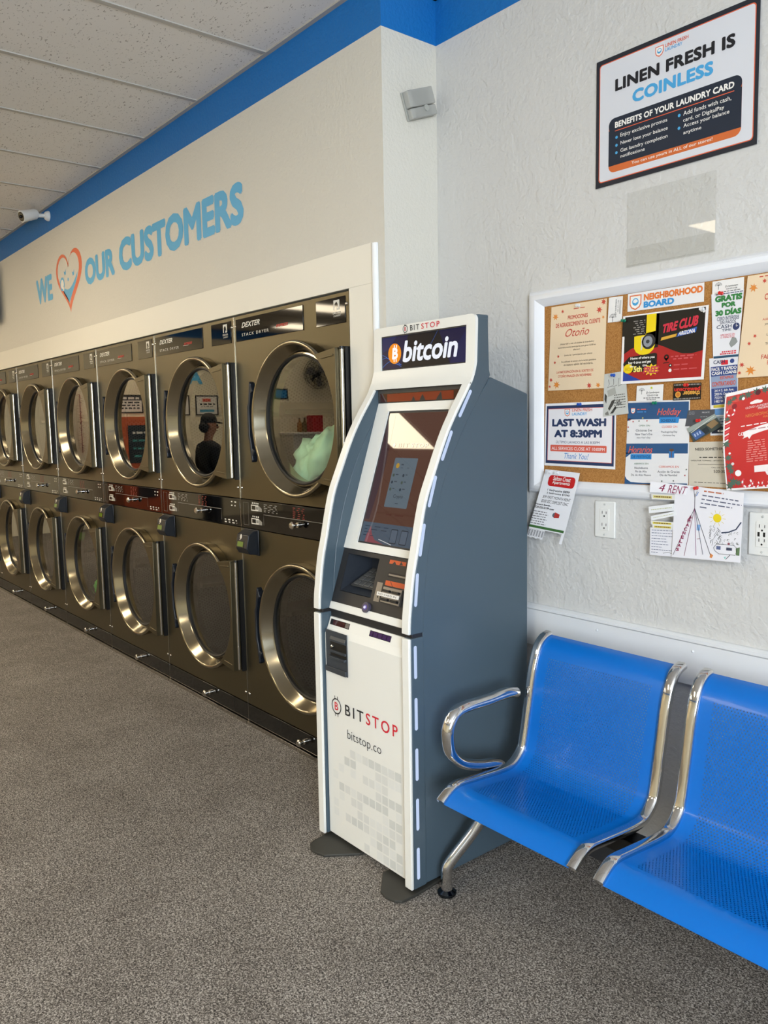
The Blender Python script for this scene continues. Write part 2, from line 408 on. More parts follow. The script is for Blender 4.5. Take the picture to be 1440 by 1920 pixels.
# storefront side with three tall windows
mb = MB(); yw = [(-6.3, -4.35), (-4.2, -2.25), (-2.1, -0.15)]
mb.box(XR, XR+0.12, YF, D+0.1, 0, 0.95, 0).box(XR, XR+0.12, YF, D+0.1, 2.6, ZC+0.06, 0)
for a, b in ((YF, -6.3), (-4.35, -4.2), (-2.25, -2.1), (-0.15, D+0.1)): mb.box(XR, XR+0.12, a, b, 0.95, 2.6, 0)
struct(mb.build('wall_right', M_wall, smooth=0))
M_alu = mat('aluminium_frame', '#8d8f92', 0.35, 0.9)
def pane_mat():
    m = bpy.data.materials.new('window_pane'); m.use_nodes = True; nt = m.node_tree; nt.nodes.clear()
    o = nt.nodes.new('ShaderNodeOutputMaterial'); mx = nt.nodes.new('ShaderNodeMixShader'); t = nt.nodes.new('ShaderNodeBsdfTransparent'); g = nt.nodes.new('ShaderNodeBsdfGlossy')
    mx.inputs[0].default_value = 0.06; g.inputs['Roughness'].default_value = 0.0
    nt.links.new(t.outputs[0], mx.inputs[1]); nt.links.new(g.outputs[0], mx.inputs[2]); nt.links.new(mx.outputs[0], o.inputs[0]); return m
M_pane = pane_mat()
for i, (a, b) in enumerate(yw):
    mb = MB(); e = 0.05
    mb.box(XR+0.03, XR+0.09, a, a+e, 0.95, 2.6).box(XR+0.03, XR+0.09, b-e, b, 0.95, 2.6).box(XR+0.03, XR+0.09, a, b, 0.95, 0.95+e).box(XR+0.03, XR+0.09, a, b, 2.6-e, 2.6)
    w = struct(mb.build('window_%d' % (i+1), M_alu, smooth=0))
    mb = MB().box(XR+0.055, XR+0.062, a+e, b-e, 0.95+e, 2.6-e); del mb.f[4]; del mb.m[4]
    mb.build('glass_pane', M_pane, w, smooth=0)
struct(MB().box(XR+0.12, XR+14, YF-8, 8, -0.12, -0.02).build('pavement', mat('pavement', '#b9b4aa', 0.9)))

# suspended ceiling: tiles and T-grid, with troffers dropped into the grid
TX, TY = 0.6186, 1.22; X0 = -0.5142
LIGHTS = [(3, 1), (8, 2), (9, 1), (9, 3), (12, 4), (12, 2), (0, 3), (5, 4), (-4, 3)]
xs = [X0-TX*k for k in range(-9, 15)]; ys = [-TY*j for j in range(0, 7)]
mb = MB(); mb.box(XL, XR, YF, D, ZC, ZC+0.02, 0)
for x in xs:
    if XL < x < XR: mb.box(x-0.012, x+0.012, YF, D if x > XC else 0.0, ZC-0.005, ZC+0.001, 1)
for y in ys[1:]:
    if y > YF: mb.box(XL, XR, y-0.012, y+0.012, ZC-0.006, ZC+0.001, 1)
mb.box(XL, XC+0.02, -0.02, 0.0, ZC-0.006, ZC+0.001, 1).box(XC, XR, D-0.02, D, ZC-0.006, ZC+0.001, 1).box(XC, XC+0.02, 0, D, ZC-0.006, ZC+0.001, 1)
struct(mb.build('ceiling', [M_tile, M_grid], smooth=0))
M_lamp = mat('light_diffuser', (1, 1, 1, 1), 0.4); _b = M_lamp.node_tree.nodes['Principled BSDF']
_b.inputs['Emission Color'].default_value = (1.0, 0.84, 0.60, 1); _b.inputs['Emission Strength'].default_value = TROFFER
M_lampf = mat('light_frame', '#e8e6e0', 0.4)
for n, (k, j) in enumerate(LIGHTS):
    xa = X0-TX*k; xb = xa-TX; ya = -TY*j; yb = ya-TY
    t = thing('ceiling_light', ((xa+xb)/2, (ya+yb)/2, ZC-0.03), 'recessed fluorescent ceiling panel %s' % ('above the dryers side of the room' if j < 2 else 'over the middle of the laundry room' if j < 4 else 'over the far side of the laundry room'), 'ceiling light', 'fluorescent ceiling panels')
    fr = MB(); e = 0.03
    fr.box(xb+.012, xb+.012+e, yb, ya, ZC-.012, ZC-.0065).box(xa-.012-e, xa-.012, yb, ya, ZC-.012, ZC-.0065).box(xb+.012, xa-.012, yb, yb+e, ZC-.012, ZC-.0065).box(xb+.012, xa-.012, ya-e, ya, ZC-.012, ZC-.0065)
    fr.build('frame', M_lampf, t, smooth=0)
    MB().box(xb+.012+e, xa-.012-e, yb+e, ya-e, ZC-.011, ZC-.0068).build('diffuser', M_lamp, t, smooth=0)

# boards and trims round the dryers and along the back wall
mb = MB().box(-ND*PW-0.2, 0.15, -0.005, -0.0002, DT+0.004, 2.095).box(0.004, 0.15, -0.005, -0.0002, 0, DT+0.004)
struct(mb.build('trim_1', M_board, smooth=0, bevel=0.0015))
struct(MB().tube([(0.166, -0.006, 0), (0.166, -0.006, 2.088)], 0.0145, 10, r2=0.011, ref=(1, 0, 0)).build('trim_2', M_trimw))
prof = [(D-.0002, 0.672), (D-.018, 0.674), (D-.018, 0.798), (D-.024, 0.803), (D-.024, 0.812), (D-.012, 0.818), (D-.0002, 0.818)]
mb = MB().prism(prof, 'x', XC+0.001, XR-0.001)
mb_s = mb
for x in (0.955, 1.285, 1.9, 2.5): mb.ball((x, D-.018, 0.775), 0.004, 8)
struct(mb.build('trim_3', M_rail, smooth=20))
struct(MB().box(XC+0.001, XR-0.001, D-0.012, D-0.0002, 0, 0.10).build('baseboard_back', mat('dark_base', '#3c3c3e', 0.6), smooth=0))

# ---------------------------------------------------------------- stack dryers
def panel_with_hole(mb, x0, x1, z0, z1, cx, cz, r, y, mi=0, n=64):
    angs = sorted(set([2*PI*i/n for i in range(n)] + [math.atan2(z-cz, x-cx) % (2*PI) for x in (x0, x1) for z in (z0, z1)]))
    vi = []; vo = []
    for a in angs:
        c, s_ = math.cos(a), math.sin(a); t = 1e9
        if c > 1e-9: t = min(t, (x1-cx)/c)
        if c < -1e-9: t = min(t, (x0-cx)/c)
        if s_ > 1e-9: t = min(t, (z1-cz)/s_)
        if s_ < -1e-9: t = min(t, (z0-cz)/s_)
        vi.append((cx+r*c, y, cz+r*s_)); vo.append((cx+t*c, y, cz+t*s_))
    N = len(angs); mb.add(vi+vo, [(i, (i+1) % N, N+(i+1) % N, N+i) for i in range(N)], mi)
def make_door(root, cz):
    cx = -0.343
    ring = MB()
    ring.lathe((cx, 0, cz), 'y', [(0.322, -0.002), (0.324, -0.046), (0.322, -0.054), (0.317, -0.058), (0.310, -0.058), (0.305, -0.053), (0.283, -0.012), (0.277, -0.007), (0.270, -0.009)], 72)
    d = ring.build('door', M_ring, root, smooth=50)
    g = MB(); g.lathe((cx, 0, cz), 'y', [(0.2715, -0.012), (0.266, -0.014), (0.260, -0.010), (0.258, 0.010)], 64)
    g.build('gasket', M_rubber, d)
    MB().disc((cx, -0.004, cz), 'y', 0.262, 64).build('glass', M_glass, d, smooth=0)
    h = MB()                                                     # flat wing that carries the hinge, flush over the rim
    arc = [math.radians(q) for q in range(-54, 55, 6)]
    h.prism([(cx+0.325, cz+0.268), (cx+0.325, cz-0.268)] + [(cx+0.3095*math.cos(a), cz+0.3095*math.sin(a)) for a in arc], 'y', -0.0605, -0.016)
    h.prism([(cx+0.312, cz+0.245), (cx+0.312, cz+0.237), (cx+0.235, cz+0.231), (cx+0.222, cz+0.238)], 'y', -0.063, -0.060).prism([(cx+0.312, cz-0.245), (cx+0.312, cz-0.237), (cx+0.235, cz-0.231), (cx+0.222, cz-0.238)], 'y', -0.063, -0.060)
    h.build('hinge_plate', M_steel, d, smooth=20, bevel=0.003)
    b = MB(); b.cyl((cx+0.332, -0.034, cz-0.262), (cx+0.332, -0.034, cz+0.262), 0.0085, 14)
    b.cyl((cx+0.332, -0.034, cz-0.15), (cx+0.332, -0.034, cz-0.146), 0.0095, 14).cyl((cx+0.332, -0.034, cz+0.18), (cx+0.332, -0.034, cz+0.184), 0.0095, 14)
    b.build('hinge_bar', M_chromek, d)
    MB().box(cx+0.337, cx+0.341, -0.024, -0.0015, cz-0.272, cz+0.272).cyl((cx+0.332, -0.034, cz+0.262), (cx+0.332, -0.034, cz+0.272), 0.0105).build('hinge_channel', M_blackpl, d)
    hd = MB()                                                    # black cast pull on the left rim
    poly = [(-0.334, 0.165), (-0.345, 0.175), (-0.362, 0.08), (-0.372, 0.066), (-0.372, -0.075), (-0.362, -0.092), (-0.345, -0.185), (-0.334, -0.175), (-0.345, -0.10), (-0.356, -0.066), (-0.356, 0.06), (-0.345, 0.09)]
    hd.prism([(cx+p, cz+q) for p, q in poly], 'y', -0.050, -0.022)
    hd.prism([(cx-0.35, cz+0.145), (cx-0.335, cz+0.16), (cx-0.325, cz+0.13), (cx-0.338, cz+0.12)], 'y', -0.048, -0.001)
    hd.prism([(cx-0.35, cz-0.145), (cx-0.335, cz-0.16), (cx-0.325, cz-0.13), (cx-0.338, cz-0.12)], 'y', -0.048, -0.001)
    hd.build('handle', M_bluepl, d, smooth=30, bevel=0.004)
    t = MB(); n = 96; L = 0.55; R = 0.335                         # throat and drum
    t.lathe((cx, 0, cz), 'y', [(0.300, 0.0), (0.262, 0.012), (0.262, 0.05), (0.268, 0.055), (0.30, 0.075), (R, 0.080)], 64, 0)
    t.build('door_throat', M_ring, root)
    dr = MB(); vs = []; fs = []
    prof = [(R, 0.08), (R, 0.62)]
    dr.lathe((cx, 0, cz), 'y', prof, n, 0); dr.disc((cx, 0.62, cz), 'y', R, n, 0)
    for q in range(3):
        a = 2*PI*q/3+0.9; u = Vector((math.cos(a), 0, math.sin(a))); w = Vector((-math.sin(a), 0, math.cos(a))); c = Vector((cx, 0, cz))
        pts = []
        for y in (0.09, 0.60):
            for (rr, ss) in ((R-0.001, -0.035), (R-0.06, -0.01), (R-0.06, 0.01), (R-0.001, 0.035)): pts.append(c+u*rr+w*ss+Vector((0, y, 0)))
        dr.add(pts, [(0, 1, 5, 4), (1, 2, 6, 5), (2, 3, 7, 6), (0, 3, 2, 1), (4, 5, 6, 7)], 1)
    do = dr.build('drum', [M_drum, M_ring], root, smooth=40)
    me = do.data; ul = me.uv_layers.new(name='UVMap')
    for p in me.polygons:
        for li in p.loop_indices:
            v = me.vertices[me.loops[li].vertex_index].co; a = math.atan2(v.z-cz, v.x-cx)
            c = p.center; pa = math.atan2(c.z-cz, c.x-cx)
            if a-pa > PI: a -= 2*PI
            if pa-a > PI: a += 2*PI
            ul.data[li].uv = (a*R, v.y) if abs(p.normal.y) < 0.5 else (v.x-cx, v.z-cz)
P_W = paper('#d9d6cc'); P_R = paper('#c8382e'); P_G = paper('#8f8c86'); P_R2 = paper('#7e241e')
def make_dryer():
    root = thing('stack_dryer', (0, 0, 0), '', 'dryer', 'stack dryers along the left wall')
    e = 0.002
    cab = MB(); cab.box(-PW+e, -0.002, 0.02, 0.66, 0.004, DT-0.004)
    # open front: keep only sides, back, top, bottom
    del cab.f[2]; del cab.m[2]
    cab.build('cabinet', M_blackpl, root, smooth=0)
    for (name, z0, z1, cz) in (('upper_panel', 1.107, 1.944, 1.466), ('lower_panel', 0.107, 0.966, 0.540)):
        p = MB(); panel_with_hole(p, -PW+e, -0.004, z0, z1, -0.343, cz, 0.30, 0.0)
        # folded edges
        x0, x1 = -PW+e, -0.004
        p.add([(x0, 0, z0), (x1, 0, z0), (x1, 0.02, z0), (x0, 0.02, z0)], [(0, 1, 2, 3)]).add([(x0, 0, z1), (x1, 0, z1), (x1, 0.02, z1), (x0, 0.02, z1)], [(0, 1, 2, 3)])
        p.add([(x0, 0, z0), (x0, 0, z1), (x0, 0.02, z1), (x0, 0.02, z0)], [(0, 1, 2, 3)]).add([(x1, 0, z0), (x1, 0, z1), (x1, 0.02, z1), (x1, 0.02, z0)], [(0, 1, 2, 3)])
        o = p.build(name, M_steel, root, smooth=0)
        make_door(root, cz)
        for (x, z) in ((-0.018, z1-0.045), (-PW+0.018, z1-0.045), (-0.018, z0+0.05), (-PW+0.018, z0+0.05)): MB().ball((x, -0.001, z), 0.007, 10, 0, (1, 0.7, 1)).build('screw', M_chromek, o)
    st = MB().box(-PW+0.0005, -PW+0.0035, -0.003, 0.02, 0.004, DT-0.004)
    st.build('edge_strip', M_chromek, root, smooth=0)
    # name plates
    f = Flat(ypl(-0.0032), 1, 1); x0, x1, z0, z1 = -0.868, -0.313, 1.830, 1.930
    pl = MB().box(x0, x1, -0.003, -0.0003, z0, z1).build('name_plate', M_blackgl, root, bevel=0.0012)
    X = lambda u: x0+(x1-x0)*u
    f.T('DEXTER', X(.10), 1.888, X(.39), 1.911, P_W, 0.03, 0.35); f.T('STACK DRYER', X(.10), 1.850, X(.52), 1.863, P_W, 0.0, 0.0, space=1.35)
    f.T('EXPRESS', X(.63), 1.861, X(.80), 1.873, P_R, 0.02, 0.4); f.R(X(.61), 1.858, X(.72), 1.8595, P_W)
    f.build('plate_lettering', pl)
    f = Flat(ypl(-0.0032), 1, 1); x0, x1 = -0.219, -0.025; X = lambda u: x0+(x1-x0)*u
    pl = MB().box(x0, x1, -0.003, -0.0003, z0, z1).build('logo_plate', M_blackgl, root, bevel=0.0012)
    f.R(X(.62), 1.882, X(.82), 1.920, P_W, 1); f.P([(X(.66), 1.882), (X(.66), 1.905), (X(.72), 1.914), (X(.76), 1.905), (X(.79), 1.888), (X(.76), 1.886), (X(.735), 1.897), (X(.72), 1.882)], M_blackgl, 2)
    f.T('DEXTER', X(.60), 1.868, X(.86), 1.876, P_W, 0.02); f.T('LAUNDRY', X(.62), 1.857, X(.86), 1.864, P_W, 0.0)
    f.build('plate_logo', pl)
    # control panel
    cp = MB().box(-PW+e+0.002, -0.006, -0.002, 0.02, 0.970, 1.103).build('control_panel', M_blackgl, root, bevel=0.0015)
    f = Flat(ypl(-0.0022), 1, 1); B = -PW
    for dz in (0.0, -0.062):
        f.R(B+.100, 1.055+dz, B+.165, 1.083+dz, P_W, 1); f.R(B+.106, 1.060+dz, B+.140, 1.078+dz, M_blackgl, 2); f.P([(B+.165, 1.083+dz), (B+.195, 1.070+dz), (B+.195, 1.055+dz), (B+.165, 1.055+dz)], P_G, 1)
        for q in range(4): f.R(B+.110+q*.016, 1.087+dz, B+.120+q*.016, 1.094+dz, P_W, 1); f.R(B+.144+q*0.005, 1.062+dz, B+.147+q*.005, 1.076+dz, M_blackgl, 2)
    f.O(B+.05, 1.037, 0.0, 0.001, P_G, 1); f.L([(B+.03, .985), (B+.03, 1.09), (B+.075, 1.09), (B+.075, .985), (B+.03, .985)], 0.0015, P_G, 1)
    for q in range(5): f.W_(B+.215, B+.33, 1.088-q*.008, 0.003, P_G, 1, seed=q, wmin=.01, wmax=.03)
    for q in range(6): f.W_(B+.455, B+.545, 1.090-q*.0085, 0.0035, P_R2, 1, seed=q+20, wmin=.008, wmax=.02)
    f.L([(B+.21, .995), (B+.21, 1.043), (B+.70, 1.043), (B+.70, .990)], 0.002, P_G, 1)
    for q in range(2): f.W_(B+.80, B+.85, 1.082-q*.018, 0.006, P_W, 1, seed=q+40, wmin=.008, wmax=.02); f.W_(B+.73, B+.85, .980+q*.012, 0.006, P_W, 1, seed=q+50, wmin=.01, wmax=.03)
    f.build('panel_print', cp)
    def knob(par, x, z):
        k = MB().cyl((x, -0.0025, z), (x, -0.012, z), 0.012, 16).cyl((x, -0.012, z), (x, -0.03, z), 0.006, 12)
        k.lathe((x, 0, z), 'y', [(0.001, -0.046), (0.012, -0.045), (0.0165, -0.040), (0.0165, -0.034), (0.010, -0.029), (0.006, -0.028)], 20)
        k.build('knob', M_chromek, par)
    knob(cp, B+.50, 1.022)
    kp = MB().box(-PW+e+0.001, -0.005, -0.002, 0.02, 0.022, 0.102).build('kick_panel', M_kick, root, bevel=0.0015)
    MB().box(-PW+e, -0.004, -0.012, 0.02, 0.002, 0.018).build('floor_rail', M_chromek, root, smooth=0)
    f = Flat(ypl(-0.0022), 1, 1); f.L([(B+.30, .03), (B+.30, .085)], .002, M_rubber, 1); f.L([(B+.75, .03), (B+.75, .09)], .002, M_rubber, 1); f.build('panel_seam', kp)
    knob(kp, B+.50, 0.064)
    # card reader pod
    cr = MB(); xc = -0.792; w = 0.052
    prof = [(-0.0005, 0.852), (-0.045, 0.858), (-0.062, 0.885), (-0.050, 0.945), (-0.022, 0.962), (-0.0005, 0.965)]
    cr.prism(prof, 'x', xc-w, xc+w)
    cr.box(xc-w-0.012, xc+w+0.012, -0.006, -0.0005, 0.848, 0.968)
    r = cr.build('card_reader', M_bluepl, root, smooth=25, bevel=0.004)
    f = Flat(lambda a, b, h: (a, -0.0455-h-(0.0165)*(0.858+0.027-b)/0.027*-1 if b < 0.885 else -0.0625-h+(b-0.885)*0.2, b), 1, 1)
    f.R(xc-.036, .892, xc+.016, .914, glow('#6f8f2a', 0.55), 4); f.R(xc-.042, .888, xc+.022, .918, M_blackgl, 3)
    f.build('display', r)
    f = Flat(lambda a, b, h: (a, -0.0625-h+(b-0.885)*0.2, b), 1, 1); f.C(xc-.012, .937, .009, P_W, 3, sy=1.2); f.L([(xc-.012, .925), (xc-.022, .921)], .003, P_W, 3)
    f.build('tap_symbol', r)
    return root
ORD = ['at the right end of the row, beside the bitcoin kiosk', 'second from the right end of the dryer row', 'third from the right end of the dryer row', 'fourth from the right end of the dryer row', 'fifth from the right end of the dryer row', 'sixth from the right, cut by the left photo edge', 'farthest from the bitcoin kiosk, out past the left edge']
dr0 = make_dryer()
dryers = [dr0]
for k in range(1, ND):
    c = copy_tree(dr0); c.location.x = -PW*k; dryers.append(c)
for o, s_ in zip(dryers, ORD): o['label'] = 'brushed steel stack dryer ' + s_

# laundry left in two drums
def cloth(name, c, col, label, s=1.0, seed=3, bag=True):
    rd = random.Random(seed); bm = bmesh.new(); bmesh.ops.create_icosphere(bm, subdivisions=4, radius=1.0)
    from mathutils import noise
    for v in bm.verts:
        p = v.co.copy(); n = noise.fractal(p*1.3+Vector((seed, 0, 0)), 1.0, 2.0, 4); w = abs(math.sin(p.x*6+p.y*4+3*noise.noise(p*2)))
        r = 0.75+0.35*n+0.16*w; v.co = Vector((p.x*r*0.17*s, p.y*r*0.15*s, (p.z*r*0.16+0.05*max(0, p.x)*3)*s))
        v.co.z = max(v.co.z, -0.10*s)
    m = bpy.data.meshes.new(name); bm.to_mesh(m); bm.free()
    for p in m.polygons: p.use_smooth = True
    m.materials.append(mat('cloth', col, 0.9)); o = bpy.data.objects.new(name, m); COL.objects.link(o); o.location = c
    return tag(o, label, 'laundry')
cloth('towel', (-0.47, 0.19, 1.255), '#b7dcae', 'pale green towel left in the upper drum nearest the bitcoin kiosk', 0.95)
cloth('sock', (-3.19, 0.15, 0.325), '#5db548', 'small bright green cloth in a lower drum, fourth dryer from the right', 0.42, 9)

# ---------------------------------------------------------------- wall lettering
M_let = mat('lettering_blue', '#4fa9d6', 0.5); M_leto = mat('lettering_orange', '#dd6a3f', 0.5); M_wht = mat('lettering_white', '#ece9e0', 0.5)
t = thing('wall_lettering', (-2.27, -0.001, 2.21), 'large blue WE heart OUR CUSTOMERS lettering on the wall above the dryers', 'lettering')
for s_, a0, b0, a1, b1 in (('WE', -3.785, 2.347, -3.427, 2.524), ('OUR', -2.774, 2.345, -2.280, 2.508), ('CUSTOMERS', -2.205, 2.342, -0.760, 2.526)):
    f = Flat(ypl(-0.0006), 1, 1); f.T(s_, a0, b0, a1, b1, M_let, 0.05); f.build('word', t)
def heart(n=48):
    pts = []
    for i in range(n):
        q = 2*PI*i/n; pts.append((16*math.sin(q)**3, 13*math.cos(q)-5*math.cos(2*q)-2*math.cos(3*q)-math.cos(4*q)))
    return [(p/16.0, (y+17)/29.0) for p, y in pts]
f = Flat(ypl(-0.0006), 1, 1); hp = heart(); cxh, zh = -3.076, 2.215
out = [(cxh+p*0.256, zh+y*0.399) for p, y in hp]; inn = [(cxh-0.012+p*0.212, zh+0.052+y*0.325) for p, y in hp]
f.raw(out+inn, [(i, (i+1) % 48, 48+(i+1) % 48, 48+i) for i in range(48)], M_leto, 1)
sm = [(cxh-0.19+0.36*i/12, 2.452-0.085*math.sin(PI*(i/12)**0.9)+0.01*i/12) for i in range(13)]
f.P(sm+[(cxh+0.13, 2.40), (cxh-0.02, 2.285), (cxh-0.12, 2.36), (cxh-0.185, 2.43)], M_let, 1)
f.P([(cxh-0.10, 2.50), (cxh-0.085, 2.47), (cxh-0.06, 2.475), (cxh-0.055, 2.51), (cxh-0.075, 2.49)], M_let, 1)
f.P([(cxh+0.06, 2.475), (cxh+0.075, 2.445), (cxh+0.10, 2.45), (cxh+0.105, 2.485), (cxh+0.085, 2.465)], M_let, 1)
f.C(cxh-0.02, 2.435, 0.012, M_let, 1); f.O(cxh-0.14, 2.42, 0.026, 0.045, M_let, 2, sy if False else 32); f.C(cxh-0.14, 2.42, 0.030, M_wht, 3); f.C(cxh-0.12, 2.385, 0.014, M_wht, 3)
f.build('heart', t)['label'] = 'orange heart outline with a smiling blue wash inside'

# ---------------------------------------------------------------- bitcoin kiosk
ax0, ax1 = 0.218, 0.716; st = 0.033
M_grey = mat('kiosk_grey', '#485863', 0.38, spec=0.4, bump=(900, 0.08, 0.0003)); M_kw = mat('kiosk_white', '#e6e6e0', 0.32); M_kblk = mat('kiosk_black', '#232325', 0.45)
KG = thing('bitcoin_kiosk', (0.467, -0.08, 0), 'tall white and grey bitcoin kiosk standing in the corner between dryers and chairs', 'kiosk')
front = [(-0.353, 0.016), (-0.351, 0.511), (-0.350, 0.812), (-0.343, 0.903), (-0.330, 0.994), (-0.313, 1.066), (-0.280, 1.205), (-0.240, 1.300), (-0.193, 1.401), (-0.150, 1.473), (-0.098, 1.548), (-0.075, 1.590), (-0.062, 1.640), (-0.0595, 1.70), (-0.059, 1.772)]
back = [(0.002, 1.775), (0.001, 1.605), (0.012, 1.584), (-0.044, 1.524), (-0.108, 1.434), (-0.159, 1.351), (-0.200, 1.264), (-0.228, 1.187), (-0.246, 1.131), (-0.272, 1.027), (-0.284, 0.929), (-0.291, 0.815), (-0.291, 0.654), (-0.292, 0.016)]
fs_ = [Vector((0, a, b)) for a, b in front]; fsm = [(p.y, p.z) for p in smoothpath([(0, a, b) for a, b in front], 4)]
body = [(0.186, 0.016), (0.186, 1.534), (0.012, 1.584)] + back[3:]
core = [(0.186, 0.016), (0.186, 1.534), (0.012, 1.584), (0.0, 1.575), (-0.03, 1.515), (-0.03, 1.40), (-0.10, 1.02), (-0.16, 0.83), (-0.27, 0.80), (-0.285, 0.016)]
MB().prism(core, 'x', 0.2235, 0.7115).build('cabinet', M_grey, KG, smooth=20, bevel=0.003)
for xa, xb in ((0.2225, 0.2505), (0.6835, 0.7125)): MB().prism(body, 'x', xa, xb).build('side_panel', M_grey, KG, smooth=20, bevel=0.003)
def offset(pts, d):
    out = []
    for i, p in enumerate(pts):
        a = Vector(pts[max(i-1, 0)]); b = Vector(pts[min(i+1, len(pts)-1)]); t_ = (b-a).normalized(); nrm = Vector((t_.y, -t_.x)); out.append((p[0]+nrm.x*d, p[1]+nrm.y*d))
    return out
grey_f = offset(fsm, 0.010)
def seg(pts, z0, z1): return [p for p in pts if z0 <= p[1] <= z1]
for (xa, xb) in ((ax0, ax0+st), (ax1-st, ax1)):
    s_ = MB()
    lowf = [(-0.341, 0.016), (-0.340, 0.806)]; lowb = [(-0.2905, 0.806), (-0.292, 0.016)]
    s_.prism(lowf+lowb, 'x', xa, xb)
    upf = [(-0.340, 0.818)] + [p for p in grey_f if p[1] > 0.82 and p[1] < 1.57] + [(-0.062, 1.60), (-0.050, 1.64), (-0.048, 1.765)]
    upb = [(-0.004, 1.765)] + back[1:2] + [(0.006, 1.590)] + back[3:12]
    s_.prism(upf+upb[:-1]+[(-0.2905, 0.818)], 'x', xa, xb)
    s_.prism([(-0.333, 0.80), (-0.333, 0.825), (-0.29, 0.825), (-0.29, 0.80)], 'x', xa+0.004, xb-0.004, 1)
    s_.build('side_frame', [M_grey, M_kblk], KG, smooth=20, bevel=0.002)
# white front: two curved strips and the sign surround
def band(pts, d, xa, xb): MB().prism(pts+offset(pts, d)[::-1], 'x', xa, xb).build('front_strip', M_kw, KG, smooth=25, bevel=0.003)
up = [p for p in fsm if p[1] > 0.80 and p[1] < 1.575]; up[0] = (-0.350, 0.819)
lo = [p for p in fsm if p[1] < 0.806] + [(-0.350, 0.806)]
for xa, xb in ((ax0, ax0+st), (ax1-st, ax1)): band(up, 0.0105, xa, xb); band(lo, 0.0105, xa, xb)
# sign surround at the top, rounded corners, window for the lit sign
sur = MB(); r = 0.018
def sur_y(z):
    pts = sorted(fsm, key=lambda p: p[1])
    for (a, b) in zip(pts, pts[1:]):
        if a[1] <= z <= b[1]: return a[0]+(b[0]-a[0])*(z-a[1])/(b[1]-a[1]+1e-9)
    return pts[-1][0] if z > 1 else pts[0][0]
zz = [1.562, 1.575, 1.59, 1.605, 1.622, 1.628, 1.745, 1.750, 1.765, 1.776]
def xin(z):
    if z > 1.776-r: return r-math.sqrt(max(0, r*r-(z-(1.776-r))**2))
    return 0.0
xsn = [0, 0.040, 0.498-0.040, 0.498]
zz = sorted(set(zz + [1.760, 1.768, 1.773])); V = []; Fc = []
for lay in (0, 0.011):
    for z in zz:
        k = xin(z); xr = [ax0+k, 0.2575, 0.6765, ax1-k]
        for x in xr: V.append((x, sur_y(z)+lay, z))
nz = len(zz); L0 = nz*4
for i in range(nz-1):
    for j in range(3):
        if j == 1 and 1.626 < zz[i] and zz[i+1] < 1.746: continue
        a = i*4+j; Fc.append((a, a+1, a+5, a+4)); Fc.append((L0+a, L0+a+4, L0+a+5, L0+a+1))
for i in range(nz-1):
    for j in (0, 3): a = i*4+j; Fc.append((a, a+4, L0+a+4, L0+a))
for i in (0, nz-1):
    for j in range(3): a = i*4+j; Fc.append((a, a+1, L0+a+1, L0+a))
i0, i1 = zz.index(1.628), zz.index(1.745)
Fc += [(i0*4+1, i0*4+2, L0+i0*4+2, L0+i0*4+1), (i1*4+1, i1*4+2, L0+i1*4+2, L0+i1*4+1), (i0*4+1, i1*4+1, L0+i1*4+1, L0+i0*4+1), (i0*4+2, i1*4+2, L0+i1*4+2, L0+i0*4+2)]
sur.add(V, Fc)
so = sur.build('sign_surround', M_kw, KG, smooth=30)
hh = MB().prism([(-0.0475, 1.622), (-0.0475, 1.774), (0.000, 1.775), (0.000, 1.606), (-0.006, 1.600), (-0.020, 1.606)], 'x', ax0+0.001, ax1-0.001)
hh.build('sign_housing', M_grey, KG, smooth=20, bevel=0.008)
f = Flat(ypl(-0.0600), 1, 1); P_K = paper('#202226'); P_RD = paper('#cf2233')
def bits_logo(f, x, z, r, w, L=1):
    f.O(x, z, r-w, r, P_K, L); 
    for sx in (-0.28, 0.28): f.R(x+sx*r-w*0.4, z+r*0.9, x+sx*r+w*0.4, z+r*1.3, P_K, L); f.R(x+sx*r-w*0.4, z-r*1.3, x+sx*r+w*0.4, z-r*0.9, P_K, L)
    f.T('B', x-r*0.36, z-r*0.5, x+r*0.36, z+r*0.5, P_RD, 0.01, l=L)
bits_logo(f, 0.388, 1.7605, 0.0125, 0.0022)
f.T('BIT', 0.413, 1.7525, 0.459, 1.770, P_K, 0.01, space=1.3); f.T('STOP', 0.469, 1.7525, 0.557, 1.770, P_RD, 0.01, space=1.3)
f.build('sign_wordmark', so)
sg = MB().box(0.2575, 0.6765, -0.0570, -0.0480, 1.628, 1.745).build('lit_sign', M_kblk, KG, smooth=0)
f = Flat(ypl(-0.0572), 1, 1); GB = glow('#0d1035', 1.0); 
f.R(0.262, 1.6325, 0.672, 1.7405, glow('#14143c', 1.0), 1)
f.P([(0.36, 1.6325), (0.60, 1.6325), (0.55, 1.7405), (0.40, 1.7405)], glow('#15151c', 1.0), 2)
f.P([(0.262, 1.69), (0.262, 1.7405), (0.34, 1.7405), (0.30, 1.70)], glow('#141f52', 1.0), 2); f.P([(0.60, 1.6325), (0.672, 1.6325), (0.672, 1.73), (0.62, 1.67)], glow('#151a4a', 1.0), 2)
for q in range(3): f.L([(0.262+.02*i, 1.640+0.012*q+0.02*math.sin(0.6*i+q)) for i in range(6)], 0.0012, glow('#3a78d8', 1.0), 3)
f.L([(0.50, 1.69), (0.52, 1.71), (0.545, 1.7405)], 0.0018, glow('#2a4a86', 1.0), 3)
f.C(0.328, 1.683, 0.0345, glow('#f08f14', 1.0), 4)
f.T('B', 0.314, 1.664, 0.345, 1.703, glow('#ffffff', 1.0), 0.05, 0.1, l=5)
for sx in (0.322, 0.333): f.R(sx, 1.655, sx+.005, 1.665, glow('#ffffff', 1.0), 5); f.R(sx+.003, 1.702, sx+.008, 1.712, glow('#ffffff', 1.0), 5)
